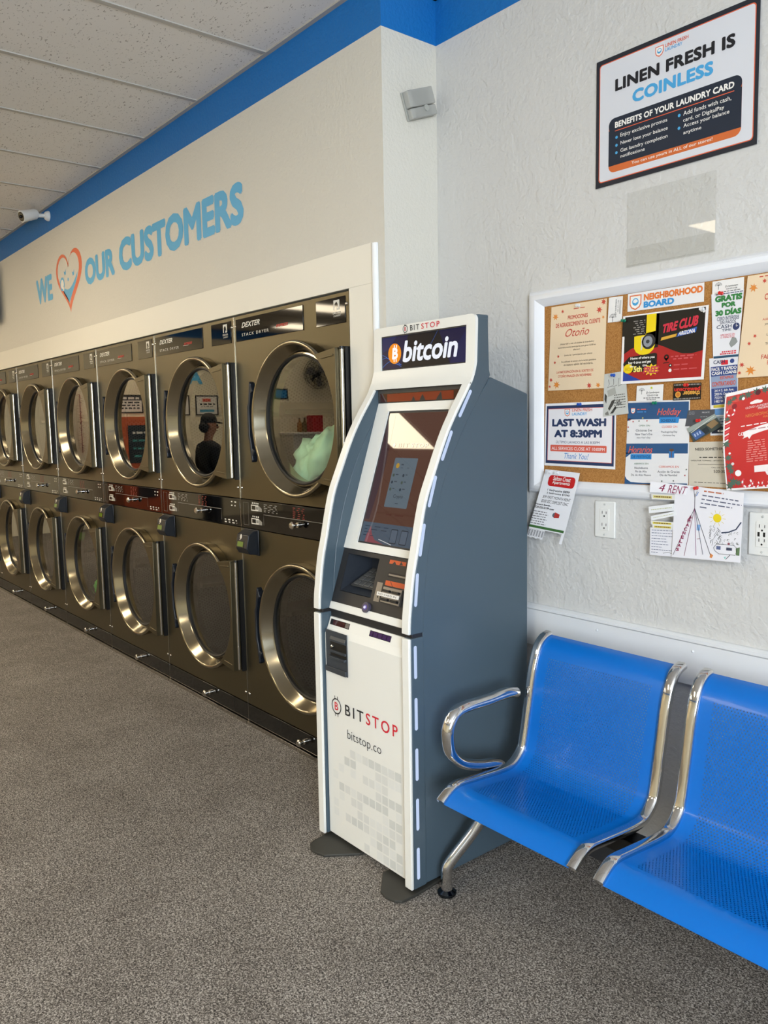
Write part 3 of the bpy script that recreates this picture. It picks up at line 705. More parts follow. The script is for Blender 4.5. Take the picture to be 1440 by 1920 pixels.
f.T('bitcoin', 0.370, 1.650, 0.637, 1.722, glow('#eef2fb', 1.0), 0.03, 0.22, l=5)
f.build('sign_face', sg)['label'] = 'lit blue sign reading bitcoin'
# monitor, console and door between the strips
xi0, xi1 = ax0+st+0.001, ax1-st-0.001
dyz = (1.515-1.022)/(-0.072+0.240)
cy = lambda z: -0.240+(z-1.022)/dyz
ln = math.hypot(1, dyz); ny, nz_ = -dyz/ln, 1/ln        # outward normal of the tilted face
def cpl(h0=0.0): return lambda a, b, h: (a, cy(b)+ny*(h+h0), b+nz_*(h+h0))
rec = MB().prism([(-0.073, 1.517), (-0.073, 1.5615), (-0.05, 1.5615), (-0.05, 1.517)], 'x', xi0, xi1).prism([(-0.0735, 1.560), (-0.086, 1.5615), (-0.084, 1.5635), (-0.0735, 1.5635)], 'x', xi0, xi1)
rc = rec.build('camera_window', mat('window_surround', '#3a3a3a', 0.4), KG, smooth=0)
f = Flat(ypl(-0.0732), 1, 1); f.R(xi0+.012, 1.518, xi1-.012, 1.548, mat('tinted_window', '#3a1a10', 0.06), 1); f.R(xi0+.05, 1.519, xi1-.05, 1.546, mat('tinted_window_red', '#7a2a12', 0.06), 2)  # brown tinted pane with a redder middle
f.P([(0.43, 1.519), (0.44, 1.535), (0.45, 1.519)], M_kblk, 3); f.P([(0.47, 1.519), (0.485, 1.54), (0.50, 1.519)], M_kblk, 3); f.P([(0.55, 1.519), (0.56, 1.53), (0.575, 1.546), (0.58, 1.519)], M_kblk, 3)
f.build('tinted_pane', rc)
def slab(z0, z1, th, xa, xb): 
    return [(x, cy(z)+ny*t_, z+nz_*t_) for t_ in (0, -th) for z in (z0, z1) for x in (xa, xb)]
BOXF = [(0, 1, 3, 2), (4, 6, 7, 5), (0, 4, 5, 1), (2, 3, 7, 6), (0, 2, 6, 4), (1, 5, 7, 3)]
bz = MB(); sx0, sx1, sz0, sz1 = 0.316, 0.618, 1.046, 1.487
for (a, b, c, d) in ((xi0, sx0, 1.022, 1.515), (sx1, xi1, 1.022, 1.515), (sx0, sx1, 1.022, sz0), (sx0, sx1, sz1, 1.515)): bz.add(slab(c, d, 0.02, a, b), BOXF)
bzo = bz.build('monitor_bezel', M_kw, KG, smooth=0)
sc_ = MB().add([(p[0], p[1]-ny*0.006, p[2]-nz_*0.006) for p in slab(sz0, sz1, 0.01, sx0, sx1)], BOXF).build('screen', M_kblk, KG, smooth=0)
f = Flat(cpl(-0.0058), 1, 1); SG = 1.0
f.R(sx0+.006, sz0+.006, sx1-.006, sz1-.006, glow('#50342a', SG), 1)
f.P([(sx0+.006, sz0+.08), (sx0+.006, sz1-.01), (sx0+.04, sz1-.01), (sx0+.05, 1.3), (sx0+.03, sz0+.08)], glow('#3e292c', SG), 2)
f.R(sx0+.006, sz0+.006, sx1-.006, 1.117, glow('#44505e', SG), 2)
f.P([(0.35, 1.052), (0.352, 1.075), (0.366, 1.107), (0.378, 1.082), (0.40, 1.062), (0.45, 1.052)], glow('#7a3f48', SG), 3)
f.L([(0.42, 1.066), (0.45, 1.061), (0.49, 1.054)], 0.002, glow('#c8c8c8', SG), 3)
for q in range(4): f.W_(0.335, 0.47 if q < 2 else 0.39, 1.103-q*.010, 0.0022, glow('#222c3c', SG), 4, seed=q, wmin=.012, wmax=.035)
for xp in (0.475, 0.525): f.RR(xp, 1.058, xp+.034, 1.104, 0.004, glow('#1f2630', SG), 3); f.RR(xp+.002, 1.061, xp+.032, 1.101, 0.003, glow('#4e5967', SG), 4)
f.RR(0.408, 1.171, 0.523, 1.332, 0.004, glow('#56636d', SG), 3)
f.C(0.430, 1.306, 0.0085, glow('#a8842e', SG), 4); f.W_(0.447, 0.478, 1.308, 0.004, glow('#333d48', SG), 4, seed=3, wmin=.01, wmax=.02); f.W_(0.447, 0.49, 1.298, 0.003, glow('#46525c', SG), 4, seed=4, wmin=.01, wmax=.02)
for r_ in range(3):
    for c_ in range(2):
        f.C(0.420+.05*c_, 1.275-.023*r_, 0.005, glow('#2a3540' if (r_+c_) % 2 else '#3c4a42', SG), 4); f.W_(0.430+.05*c_, 0.452+.05*c_, 1.276-.023*r_, 0.003, glow('#333d48', SG), 4, seed=r_*2+c_, wmin=.008, wmax=.015)
f.T('Crypto', 0.444, 1.199, 0.492, 1.213, glow('#1c242e', SG), 0.0, l=4); f.W_(0.46, 0.475, 1.183, 0.003, glow('#333d48', SG), 4)
f.T('STOP', 0.474, 1.366, 0.556, 1.380, glow('#8a7f7a', SG), 0.01, l=4, space=1.2); f.T('BIT', 0.408, 1.366, 0.462, 1.380, glow('#5b4136', SG), 0.01, l=4, space=1.2); f.C(0.386, 1.373, 0.007, glow('#7d726c', SG), 4)
f.W_(0.43, 0.53, 1.145, 0.004, glow('#4a2620', SG), 4, seed=8, wmin=.02, wmax=.04)
f.build('screen_image', sc_)
# console with keypad pocket
co = MB(); px0, px1, pz0, pz1 = 0.284, 0.452, 0.882, 1.006
for (a, b, c, d) in ((xi0, px0, 0.843, 1.020), (px1, xi1, 0.843, 1.020), (px0, px1, 0.843, pz0), (px0, px1, pz1, 1.020)): co.add([(p[0], p[1]-ny*0.004, p[2]-nz_*0.004) for p in slab(c, d, 0.02, a, b)], BOXF)
cpo = co.build('console', M_kblk, KG, smooth=0)
pk = MB()
yt, yb_ = cy(pz1)+0.006, cy(pz0)+0.006
vs = [(px0, yt, pz1), (px1, yt, pz1), (px1, yb_, pz0), (px0, yb_, pz0), (px0+.01, yt+0.09, pz1-.004), (px1-.005, yt+0.09, pz1-.004), (px1-.005, yt+0.09, pz0+.055), (px0+.01, yt+0.09, pz0+.055)]
pk.add(vs, [(0, 1, 5, 4), (1, 2, 6, 5), (2, 3, 7, 6), (3, 0, 4, 7), (4, 5, 6, 7)])
pk.build('keypad_pocket', mat('pocket_grey', '#2b3038', 0.4), cpo, smooth=0, recalc=False)
u0 = Vector((0, yb_+0.02, pz0+0.018)); u1 = Vector((0, yb_+0.115, pz0+0.062)); du = (u1-u0); nn = Vector((0, -du.z, du.y)).normalized()
kp = MB(); kx0, kx1 = 0.322, 0.446
A = [Vector((x, 0, 0))+u0+du*t_+nn*h for h in (0.001, 0.006) for t_ in (0, 1) for x in (kx0, kx1)]
kp.add(A, BOXF); kpo = kp.build('keypad', mat('keypad_metal', '#7d7d7b', 0.35, 0.8), cpo, smooth=0)
for r_ in range(4):
    for c_ in range(4):
        k = MB(); a0 = kx0+.008+c_*.029; t0 = 0.06+r_*.235
        k.add([Vector((x, 0, 0))+u0+du*t_+nn*h for h in (0.0055, 0.0085) for t_ in (t0, t0+.18) for x in (a0, a0+.022)], BOXF); k.build('key', mat('key_metal', '#9a9a98', 0.3, 0.8) if 'key_metal' not in bpy.data.materials else bpy.data.materials['key_metal'], kpo, smooth=0, bevel=0.001)
OR_ = mat('orange_label', '#c2521f', 0.45); MT = mat('reader_metal', '#8e8a85', 0.3, 0.7)
f = Flat(cpl(-0.0038), 1, 1)
f.R(0.505, 0.998, 0.585, 1.010, OR_, 1); f.P([(.52, .998), (.53, 1.007), (.54, .998)], M_kblk, 2); f.P([(.555, .998), (.56, 1.01), (.572, 1.0)], M_kblk, 2)
f.R(0.512, 0.957, 0.600, 0.972, M_rubber, 1); f.R(0.515, 0.962, 0.600, 0.967, MT, 2)
f.R(0.508, 0.931, 0.608, 0.946, OR_, 1); f.P([(.53, .945), (.545, .931), (.548, .931), (.533, .945)], M_kblk, 2)
f.R(0.469, 0.876, 0.497, 0.936, MT, 1); f.C(0.487, 0.891, 0.003, M_rubber, 2)
f.build('console_labels', cpo)
cr = MB(); cr.add([(p[0], p[1]+ny*0.006, p[2]+nz_*0.006) for p in slab(0.878, 0.926, 0.01, 0.514, 0.606)], BOXF, 0)
for x in (0.54, 0.585):
    cr.add([(p[0], p[1]+ny*0.016, p[2]+nz_*0.016) for p in slab(0.884, 0.892, 0.012, x-.016, x+.016)], BOXF, 1); cr.add([(p[0], p[1]+ny*0.016, p[2]+nz_*0.016) for p in slab(0.911, 0.918, 0.012, x-.016, x+.016)], BOXF, 1)
crd = cr.build('card_reader', [MT, M_rubber], cpo, smooth=0, bevel=0.0015)
tp = MB().add([(p[0], p[1]+ny*0.0185, p[2]+nz_*0.0185) for p in slab(0.896, 0.9075, 0.002, 0.505, 0.612)], BOXF).build('paper_strip', paper('#e8e6e0'), crd, smooth=0)
f = Flat(cpl(0.0187), 1, 1); f.T('NO CARD IN', 0.513, 0.899, 0.600, 0.9045, P_K, 0.0); f.build('strip_writing', tp)
lip = MB().add(slab(0.819, 0.843, 0.03, xi0, xi1), BOXF).build('console_lip', M_kw, KG, smooth=0, bevel=0.002)
ys_ = cy(0.851)
fl = MB(); n0 = Vector((0, ny, nz_)); cc = Vector((0.449, cy(0.851), 0.851))
fl.cyl(cc-n0*0.004, cc+n0*0.006, 0.0175, 24, 0); fl.cyl(cc+n0*0.006, cc+n0*0.0075, 0.009, 20, 1); fl.ball(cc+n0*0.008, 0.005, 10, 2)
fl.build('camera_lens', [mat('lens_ring', '#4a4558', 0.3), mat('lens_violet', '#6a5aa0', 0.15), mat('lens_eye', '#d8d4ec', 0.1)], KG)  # grey ring, plain violet disc, pale centre
dr = MB()
dr.prism([(-0.305, 0.790), (-0.318, 0.757), (-0.330, 0.735), (-0.331, 0.022), (-0.30, 0.022), (-0.285, 0.79)], 'x', xi0+0.002, xi1-0.002)
dro = dr.build('lower_door', M_kw, KG, smooth=0, bevel=0.0015)
MB().box(xi0, xi1, -0.30, -0.20, 0.79, 0.822).build('seam', M_kblk, KG, smooth=0)
f = Flat(lambda a, b, h: (a, -0.305-(0.790-b)*0.39-h*0.93-0.0004, b+h*0.36), 1, 1)
f.R(0.264, 0.7655, 0.371, 0.7835, M_blackgl, 1); f.R(0.279, 0.767, 0.345, 0.782, mat('red_window', '#3a0e12', 0.1), 2); f.R(0.348, 0.767, 0.369, 0.782, mat('clear_window', '#6d6662', 0.15), 2)
f.R(0.480, 0.7655, 0.587, 0.7835, M_blackgl, 1); f.R(0.482, 0.767, 0.585, 0.782, mat('purple_window', '#3c2352', 0.12), 2)
for q in range(4): f.R(0.495+q*.023, 0.768, 0.500+q*.023, 0.781, mat('purple_dark', '#291638', 0.12), 3)
f.build('status_windows', dro)
P_SQ = [paper(c) for c in ('#d5d6d2', '#cbcdc9', '#dfe0dc')]
f = Flat(ypl(-0.3314), 1, 1)
rd = random.Random(11); pit = 0.0335
for i in range(11):
    for j in range(11):
        x = 0.285+i*pit; z = 0.36-j*pit+(0.0)
        dens = 0.62-0.0*(i)
        if i+j < 3 or (j > 7 and i < 5) or rd.random() > dens or x+0.028 > xi1-.01 or z < 0.03: continue
        f.R(x, z-0.028, x+0.028, z, P_SQ[rd.randrange(3)], 1)
f.build('pixel_pattern', dro)
f = Flat(ypl(-0.3314), 1, 1); bits_logo(f, 0.313, 0.491, 0.0275, 0.004, 2)
f.T('BIT', 0.363, 0.474, 0.463, 0.511, P_K, 0.01, space=1.35, l=2); f.T('STOP', 0.476, 0.474, 0.636, 0.513, P_RD, 0.01, space=1.35, l=2)
f.build('wordmark', dro)
f = Flat(ypl(-0.3314), 1, 1); f.T('bitstop.co', 0.372, 0.385, 0.553, 0.426, P_K, -0.008, l=2)
f.build('web_address', dro)
bl = MB(); bx0, bx1, bz0, bz1 = 0.264, 0.384, 0.608, 0.752
M_bill = mat('bill_acceptor_grey', '#343a41', 0.4)
bl.box(bx0, bx1, -0.334, -0.3312, bz0, bz1, 0); 
bl.prism([(-0.3345, 0.735), (-0.340, 0.725), (-0.340, 0.718), (-0.3345, 0.716)], 'x', bx0+.03, bx1-.004, 0)
bl.box(bx0+.026, bx1-.003, -0.3347, -0.333, 0.668, 0.716, 1).box(bx0+.03, bx1-.003, -0.341, -0.333, 0.680, 0.688, 0).box(bx0+.025, bx1-.003, -0.345, -0.333, 0.660, 0.668, 0)
bl.ball((bx0+.042, -0.337, 0.700), 0.006, 10, 2).box(bx0+.004, bx1-.002, -0.342, -0.333, 0.610, 0.628, 0)
bl.build('bill_acceptor', [M_bill, M_rubber, M_chromek], KG, smooth=20, bevel=0.001)
M_led = glow('#c3d4f4', 1.0)
LS = [((-.093, 1.538), (-.139, 1.465)), ((-.176, 1.415), (-.214, 1.336)), ((-.243, 1.282), (-.270, 1.200)), ((-.291, 1.142), (-.309, 1.056)), ((-.321, .996), (-.330, .907)), ((-.334, .778), (-.334, .687)), ((-.334, .617), (-.334, .527)), ((-.334, .459), (-.334, .368)), ((-.334, .300), (-.334, .209)), ((-.334, .142), (-.334, .050))]
for (p, q) in LS:
    for x in (ax1+0.0002, ax0-0.0002):
        sgn = 1 if x > 0.4 else -1
        a = Vector((p[0]+.009, p[1])); b = Vector((q[0]+.009, q[1])); d = (b-a).normalized(); w = Vector((-d.y, d.x)); r_ = 0.0055; pts = []
        for (c, th0) in ((a, PI/2), (b, -PI/2)):
            for i in range(7):
                th = th0+PI*i/6; pts.append(c+d*(r_*math.cos(th))+w*(r_*math.sin(th)))
        MB().prism([(v.x, v.y) for v in pts], 'x', x, x+sgn*0.0012).build('light_strip', M_led, KG, smooth=0)
M_pl = mat('anchor_plate', '#35342f', 0.6)
MB().prism([(0.261, -0.422), (0.285, -0.436), (0.305, -0.440), (0.354, -0.427), (0.425, -0.330), (0.43, -0.2), (0.24, -0.2), (0.24, -0.350), (0.247, -0.37), (0.25, -0.40)], 'z', 0.0005, 0.009).build('anchor_plate', M_pl, KG, smooth=0, bevel=0.002)
MB().prism([(0.565, -0.2), (0.565, -0.345), (0.641, -0.417), (0.675, -0.424), (0.709, -0.416), (0.726, -0.400), (0.728, -0.350), (0.715, -0.2)], 'z', 0.0005, 0.009).build('anchor_plate', M_pl, KG, smooth=0, bevel=0.002)
MB().box(0.245, 0.69, -0.30, 0.17, 0.0005, 0.017).build('plinth', M_kblk, KG, smooth=0)

# ---------------------------------------------------------------- row of beam seats
SP = [(0.087, 0.780), (0.062, 0.772), (0.036, 0.748), (0.013, 0.690), (-0.009, 0.582), (-0.031, 0.473), (-0.046, 0.434), (-0.086, 0.402), (-0.139, 0.396), (-0.25, 0.404), (-0.319, 0.409), (-0.352, 0.399), (-0.385, 0.376)]
def blue_mat(perf, hole=True):
    m = bpy.data.materials.new('blue_perforated_sheet'); m.use_nodes = True; nt = m.node_tree; b = nt.nodes['Principled BSDF']
    b.inputs['Base Color'].default_value = rgb('#0068c2'); b.inputs['Roughness'].default_value = 0.3; b.inputs['Specular IOR Level'].default_value = 0.35; b.inputs['Coat Weight'].default_value = 0.15; b.inputs['Coat Roughness'].default_value = 0.08
    if hole:
        uv = nt.nodes.new('ShaderNodeUVMap'); k = holes_mask(nt, 0.0086, 0.0021, uv.outputs[0])
        sx = nt.nodes.new('ShaderNodeSeparateXYZ'); nt.links.new(uv.outputs[0], sx.inputs[0])
        acc = k
        for (o, op, val) in ((0, 'GREATER_THAN', perf[0]), (0, 'LESS_THAN', perf[1]), (1, 'GREATER_THAN', perf[2]), (1, 'LESS_THAN', perf[3])):
            c = nt.nodes.new('ShaderNodeMath'); c.operation = op; c.inputs[1].default_value = val; nt.links.new(sx.outputs[o], c.inputs[0])
            a = nt.nodes.new('ShaderNodeMath'); a.operation = 'MULTIPLY'; nt.links.new(acc, a.inputs[0]); nt.links.new(c.outputs[0], a.inputs[1]); acc = a.outputs[0]
        inv = nt.nodes.new('ShaderNodeMath'); inv.operation = 'SUBTRACT'; inv.inputs[0].default_value = 1.0; nt.links.new(acc, inv.inputs[1]); nt.links.new(inv.outputs[0], b.inputs['Alpha'])
    return m
BN = thing('beam_seating', (2.18, -0.1, 0), 'row of blue perforated metal seats with chrome rails on one beam, against the back wall', 'bench')
path = smoothpath([(0, a, b) for a, b in SP], 6)
S = [0.0]
for a, b in zip(path, path[1:]): S.append(S[-1]+(b-a).length)
M_seat = blue_mat((0.050, 0.405, 0.085, S[-1]-0.085))
def seat(x0):
    w = 0.457; xa, xb = x0+0.012, x0+w-0.012
    mb = MB(); n = len(path); uvs = {}
    pts = path; off = offset([(p.y, p.z) for p in pts], -0.0025)
    V = []; U = []
    for lay in (0, 1):
        for i in range(n):
            q = (pts[i].y, pts[i].z) if lay == 0 else off[i]
            for x in (xa, xb): V.append((x, q[0], q[1]-0.003)); U.append((x-x0, S[i]))
    F = []
    for i in range(n-1):
        a = 2*i; F.append((a, a+1, a+3, a+2)); b = 2*n+2*i; F.append((b, b+2, b+3, b+1))
        F.append((a, a+2, b+2, b)); F.append((a+1, b+1, b+3, a+3))
    for i in (0, n-1): a = 2*i; b = 2*n+2*i; F.append((a, b, b+1, a+1))
    # folded front apron
    mb.add(V, F)
    o = mb.build('seat_shell', M_seat, BN, smooth=60)
    me = o.data; ul = me.uv_layers.new(name='UVMap')
    for p in me.polygons:
        for li in p.loop_indices: ul.data[li].uv = U[me.loops[li].vertex_index]
    for x in (x0, x0+w):
        r_ = MB(); r_.tube([(x, p.y, p.z-0.001) for p in path], 0.015, 12, ref=(1, 0, 0), r2=0.0105, sq=0.55); r_.build('side_rail', M_chrome, BN, smooth=50)
    br = MB()                                                   # bracket from the seat down to the beam
    for x in (x0+0.03, x0+w-0.03): br.prism([(-0.30, 0.386), (-0.09, 0.384), (-0.07, 0.36), (-0.07, 0.352), (-0.14, 0.352)], 'x', x-.003, x+.003)
    br.build('seat_bracket', M_blackpl, BN, smooth=0)
for x0 in (0.885, 1.418, 1.951, 2.484, 3.017): seat(x0)  # last two seats are unseen, added to block low window light under the row
MB().box(0.80, 3.56, -0.135, -0.075, 0.305, 0.350).build('beam', M_blackpl, BN, smooth=0, bevel=0.004)
def leg(x, sx):
    l = MB(); l.tube(smoothpath([(x, -0.263, 0.018), (x, -0.263, 0.065), (x+sx*.004, -0.254, 0.10), (x+sx*.040, -0.175, 0.200), (x+sx*.075, -0.105, 0.318)], 6), 0.0175, 16)
    lo_ = l.build('leg', M_chrome, BN)
    ft = MB().lathe((x, -0.263, 0), 'z', [(0.001, 0.0008), (0.028, 0.0008), (0.030, 0.005), (0.029, 0.010), (0.020, 0.016), (0.012, 0.022), (0.001, 0.022)], 24); ft.build('foot', mat('dark_chrome', '#454b52', 0.15, 1.0), lo_)
    l = MB(); l.tube(smoothpath([(x, 0.16, 0.018), (x, 0.16, 0.065), (x+sx*.004, 0.15, 0.10), (x+sx*.040, 0.04, 0.200), (x+sx*.075, -0.105, 0.318)], 6), 0.0175, 16)
    lo_ = l.build('leg', M_chrome, BN)
    MB().lathe((x, 0.16, 0), 'z', [(0.001, 0.0008), (0.028, 0.0008), (0.030, 0.005), (0.029, 0.010), (0.020, 0.016), (0.012, 0.022), (0.001, 0.022)], 24).build('foot', bpy.data.materials['dark_chrome'], lo_)
leg(0.777, 1); leg(3.583, -1)
def arm(x):
    pts = [(-0.030, 0.607), (-0.06, 0.613), (-0.10, 0.614), (-0.161, 0.612), (-0.243, 0.613), (-0.292, 0.604), (-0.317, 0.572), (-0.322, 0.533), (-0.310, 0.486), (-0.266, 0.444), (-0.194, 0.418), (-0.13, 0.404), (-0.10, 0.390), (-0.098, 0.36)]
    a = MB(); a.tube(smoothpath([(x, p, q) for p, q in pts], 5), 0.021, 16, ref=(1, 0, 0), r2=0.0165); a.build('armrest', M_chrome, BN)
arm(0.850); arm(3.509)

# ---------------------------------------------------------------- notice board and what is pinned to it
BD = thing('notice_board', (1.27, D, 1.2), 'white framed cork notice board covered in flyers on the back wall', 'notice board')
bx0, bx1, bz0, bz1 = 0.668, 1.888, 1.203, 1.868; fw = 0.062
def cork_mat():
    m = mat('cork', '#a5713c', 0.9, spec=0.1); nt = m.node_tree; b = nt.nodes['Principled BSDF']; tc = nt.nodes.new('ShaderNodeTexCoord'); n = nt.nodes.new('ShaderNodeTexNoise'); n.inputs['Scale'].default_value = 300; n.inputs['Detail'].default_value = 3
    r = nt.nodes.new('ShaderNodeValToRGB'); r.color_ramp.elements[0].position = 0.3; r.color_ramp.elements[0].color = rgb('#936231'); r.color_ramp.elements[1].position = 0.62; r.color_ramp.elements[1].color = rgb('#b5834c')
    nt.links.new(tc.outputs['Object'], n.inputs['Vector']); nt.links.new(n.outputs['Fac'], r.inputs['Fac']); nt.links.new(r.outputs['Color'], b.inputs['Base Color']); return m
MB().box(bx0+.03, bx1-.03, D-.009, D-.001, bz0+.03, bz1-.03).build('cork', cork_mat(), BD, smooth=0)
fp = [(0.0, -0.0005), (0.0, 0.010), (0.006, 0.016), (0.008, 0.022), (0.016, 0.026), (0.034, 0.027), (0.050, 0.020), (0.062, 0.010), (0.062, -0.0005)]
mb = MB(); rings = []
for (o_, h) in fp: rings.append([(bx0+o_, D-h-.0005, bz0+o_*0.72), (bx1-o_, D-h-.0005, bz0+o_*0.72), (bx1-o_, D-h-.0005, bz1-o_*0.85), (bx0+o_, D-h-.0005, bz1-o_*0.85)])
V = [p for r_ in rings for p in r_]; F = []
for i in range(len(fp)):
    for j in range(4): F.append((i*4+j, i*4+(j+1) % 4, ((i+1) % len(fp))*4+(j+1) % 4, ((i+1) % len(fp))*4+j))
mb.add(V, F).build('frame', mat('white_frame_plastic', '#e4e6ea', 0.3), BD, smooth=25)

def finish(f, name, label, cat='flyer', group='flyers on the notice board'):
    return tag(f.build(name), label, cat, group)
def laundry_logo(f, u, v, s, l=2, orange='#d9603f', blue='#3f9fd4'):
    """small shield with a wash drum"""
    a, b = s/f.W, s/abs(f.H)
    O_, B_ = paper(orange), paper(blue)
    sh = [(-.5, -.5), (.5, -.5), (.5, .15), (.36, .42), (0, .6), (-.36, .42), (-.5, .15)]
    f.P([(u+p*a, v+q*b) for p, q in sh], O_, l); f.P([(u+p*a*.82, v+q*b*.82) for p, q in sh], paper('#eceae6'), l+1)
    f.O(u, v, s*.20, s*.27, B_, l+2); f.P([(u-.2*a, v+.02*b), (u, v+.10*b), (u+.2*a, v), (u+.16*a, v+.14*b), (u, v+.22*b), (u-.16*a, v+.14*b)], B_, l+2)
def leaf(f, u, v, s, m, l=2, rot=0.0):
    pts = []
    for i in range(14):
        r_ = s*(1.0 if i % 2 == 0 else 0.45)*(1.0 if i < 9 else .8); a = 2*PI*i/14+rot; pts.append((u+r_*math.cos(a)/f.W, v+r_*math.sin(a)/f.H))
    f.P(pts, m, l)
def tree_icon(f, u, v, s, m, l=2):
    f.L([(u, v+.5*s/f.H), (u, v-.05*s/f.H)], .07*s, m, l)
    for i in range(9):
        a = PI*(0.05+0.9*i/8); f.L([(u, v), (u+.5*s*math.cos(a)/f.W, v-.45*s*math.sin(a)/f.H)], .025*s, m, l); f.C(u+.45*s*math.cos(a)/f.W, v-.42*s*math.sin(a)/f.H, .05*s, m, l, 8)
Q = {
'autumn': (0.012, [(0.761, 1.810), (0.974, 1.811), (0.967, 1.541), (0.748, 1.542)]), 'jjvert': (0.0125, [(0.982, 1.812), (1.031, 1.811), (1.028, 1.737), (0.978, 1.738)]),
'neigh': (0.012, [(1.048, 1.814), (1.290, 1.814), (1.290, 1.762), (1.047, 1.762)]), 'tire': (0.016, [(1.035, 1.750), (1.307, 1.751), (1.297, 1.550), (1.029, 1.550)]),
'photo': (0.014, [(0.969, 1.583), (1.044, 1.589), (1.057, 1.461), (0.966, 1.453)]), 'jjhor': (0.015, [(1.085, 1.542), (1.173, 1.543), (1.171, 1.495), (1.083, 1.497)]),
'unscr': (0.013, [(1.204, 1.543), (1.289, 1.542), (1.288, 1.496), (1.203, 1.495)]), 'last': (0.012, [(0.738, 1.500), (1.012, 1.501), (1.011, 1.291), (0.733, 1.296)]),
'holiday': (0.0115, [(1.054, 1.498), (1.255, 1.496), (1.255, 1.255), (1.045, 1.248)]), 'jjtop': (0.0125, [(1.314, 1.812), (1.402, 1.812), (1.402, 1.774), (1.314, 1.773)]),
'gratis': (0.0135, [(1.312, 1.778), (1.403, 1.779), (1.393, 1.603), (1.322, 1.602)]), 'facil': (0.0125, [(1.310, 1.606), (1.392, 1.608), (1.395, 1.472), (1.317, 1.467)]),
'lower': (0.0105, [(1.317, 1.472), (1.393, 1.474), (1.394, 1.397), (1.318, 1.395)]), 'dark': (0.0125, [(1.250, 1.466), (1.330, 1.467), (1.329, 1.425), (1.242, 1.421)]),
'tilt': (0.0155, [(1.250, 1.415), (1.332, 1.455), (1.353, 1.420), (1.271, 1.376)]), 'need': (0.0105, [(1.254, 1.376), (1.412, 1.381), (1.423, 1.252), (1.257, 1.252)]),
'fall': (0.0145, [(1.413, 1.812), (1.626, 1.812), (1.620, 1.549), (1.390, 1.549)]), 'xmas': (0.030, [(1.371, 1.507), (1.583, 1.547), (1.594, 1.270), (1.382, 1.247)]),
'salton': (0.0335, [(0.759, 1.285), (0.898, 1.277), (0.836, 1.043), (0.685, 1.054)])}
def qs(k, bend=None): return sheet(Q[k][1], D-Q[k][0], bend)
# two autumn raffle flyers
for k, nm, lab in (('autumn', 'Spanish', 'cream laminated autumn promotions flyer in Spanish, in the upper left of the notice board'), ('fall', 'English', 'cream autumn flyer in English, cut by the right edge of the photo')):
    f = base(qs(k), gloss('#e6cfae')); R1, OG, DKT = gloss('#c5483a'), gloss('#dd8a3c'), gloss('#3a2d28')
    for (u, v, s, m, r_) in ((.09, .12, .013, OG, .3), (.22, .07, .007, R1, .8), (.88, .11, .012, R1, .2), (.95, .03, .011, R1, 1.), (.05, .87, .008, R1, .4), (.16, .93, .015, OG, .1), (.75, .96, .011, R1, .7), (.9, .96, .010, OG, .3), (.03, .95, .006, R1, .1), (.95, .2, .006, OG, .3)): leaf(f, u, v, s, m, 2, r_)
    f.W_(.42, .62, .055, .008, R1, 2, seed=2)
    if nm == 'Spanish':
        f.TC('PROMOCIONES', .5, .175, .13, R1, .02, amax=.36); f.TC('DE AGRADECIMIENTO AL CLIENTE', .5, .255, .205, R1, .02, amax=.80); f.TC('Otoño', .5, .375, .285, R1, 0, .4)
        f.TC('¡Añade $20 o más a la tarjeta de lavandería y', .5, .47, .445, DKT, .0, amax=.72); f.TC('automáticamente participarás para ganar $100 en', .5, .51, .485, DKT, 0, amax=.80); f.TC('efectivo!', .5, .54, .52, DKT, 0, amax=.2)
        f.TC('Límite de 1 participación por cliente', .53, .605, .58, DKT, 0, amax=.58); f.TC('Se publicará el número de la tarjeta ganadora', .54, .68, .655, DKT, 0, amax=.72); f.TC('en nuestro tablón del vecindario.', .54, .715, .69, DKT, 0, amax=.52)
        f.TC('LA PARTICIPACIÓN EN EL SORTEO DE', .48, .80, .765, R1, .01, amax=.66); f.TC('OTOÑO FINALIZA EN NOVIEMBRE', .48, .85, .815, R1, .01, amax=.60)
    else:
        f.W_(.15, .28, .02, .010, R1, 2, seed=4); f.TC('CUSTOMER APPRECIATION', .60, .255, .195, R1, .02, amax=.72); f.TC('Fall', .55, .36, .28, R1, 0, .4)
        f.TC('Add $20 or more to your laundry card and', .58, .46, .43, R1, 0, amax=.70); f.TC("you'll automatically be entered to win", .56, .505, .475, DKT, 0, amax=.72)
        f.TC('Limit of one entry per customer', .56, .61, .58, DKT, 0, amax=.56); f.TC('The winning number will be posted', .58, .70, .67, DKT, 0, amax=.64); f.TC('on our neighborhood board.', .60, .745, .72, DKT, 0, amax=.44)
        f.TC('FALL RAFFLE ENTRIES', .57, .83, .785, R1, .01, amax=.60); f.TC('END IN NOVEMBER', .57, .885, .845, R1, .01, amax=.45)
    for v in (.595, .665): leaf(f, .17-(v > .62)*.06, v, .006, R1, 2, .4)
    finish(f, 'flyer', lab)
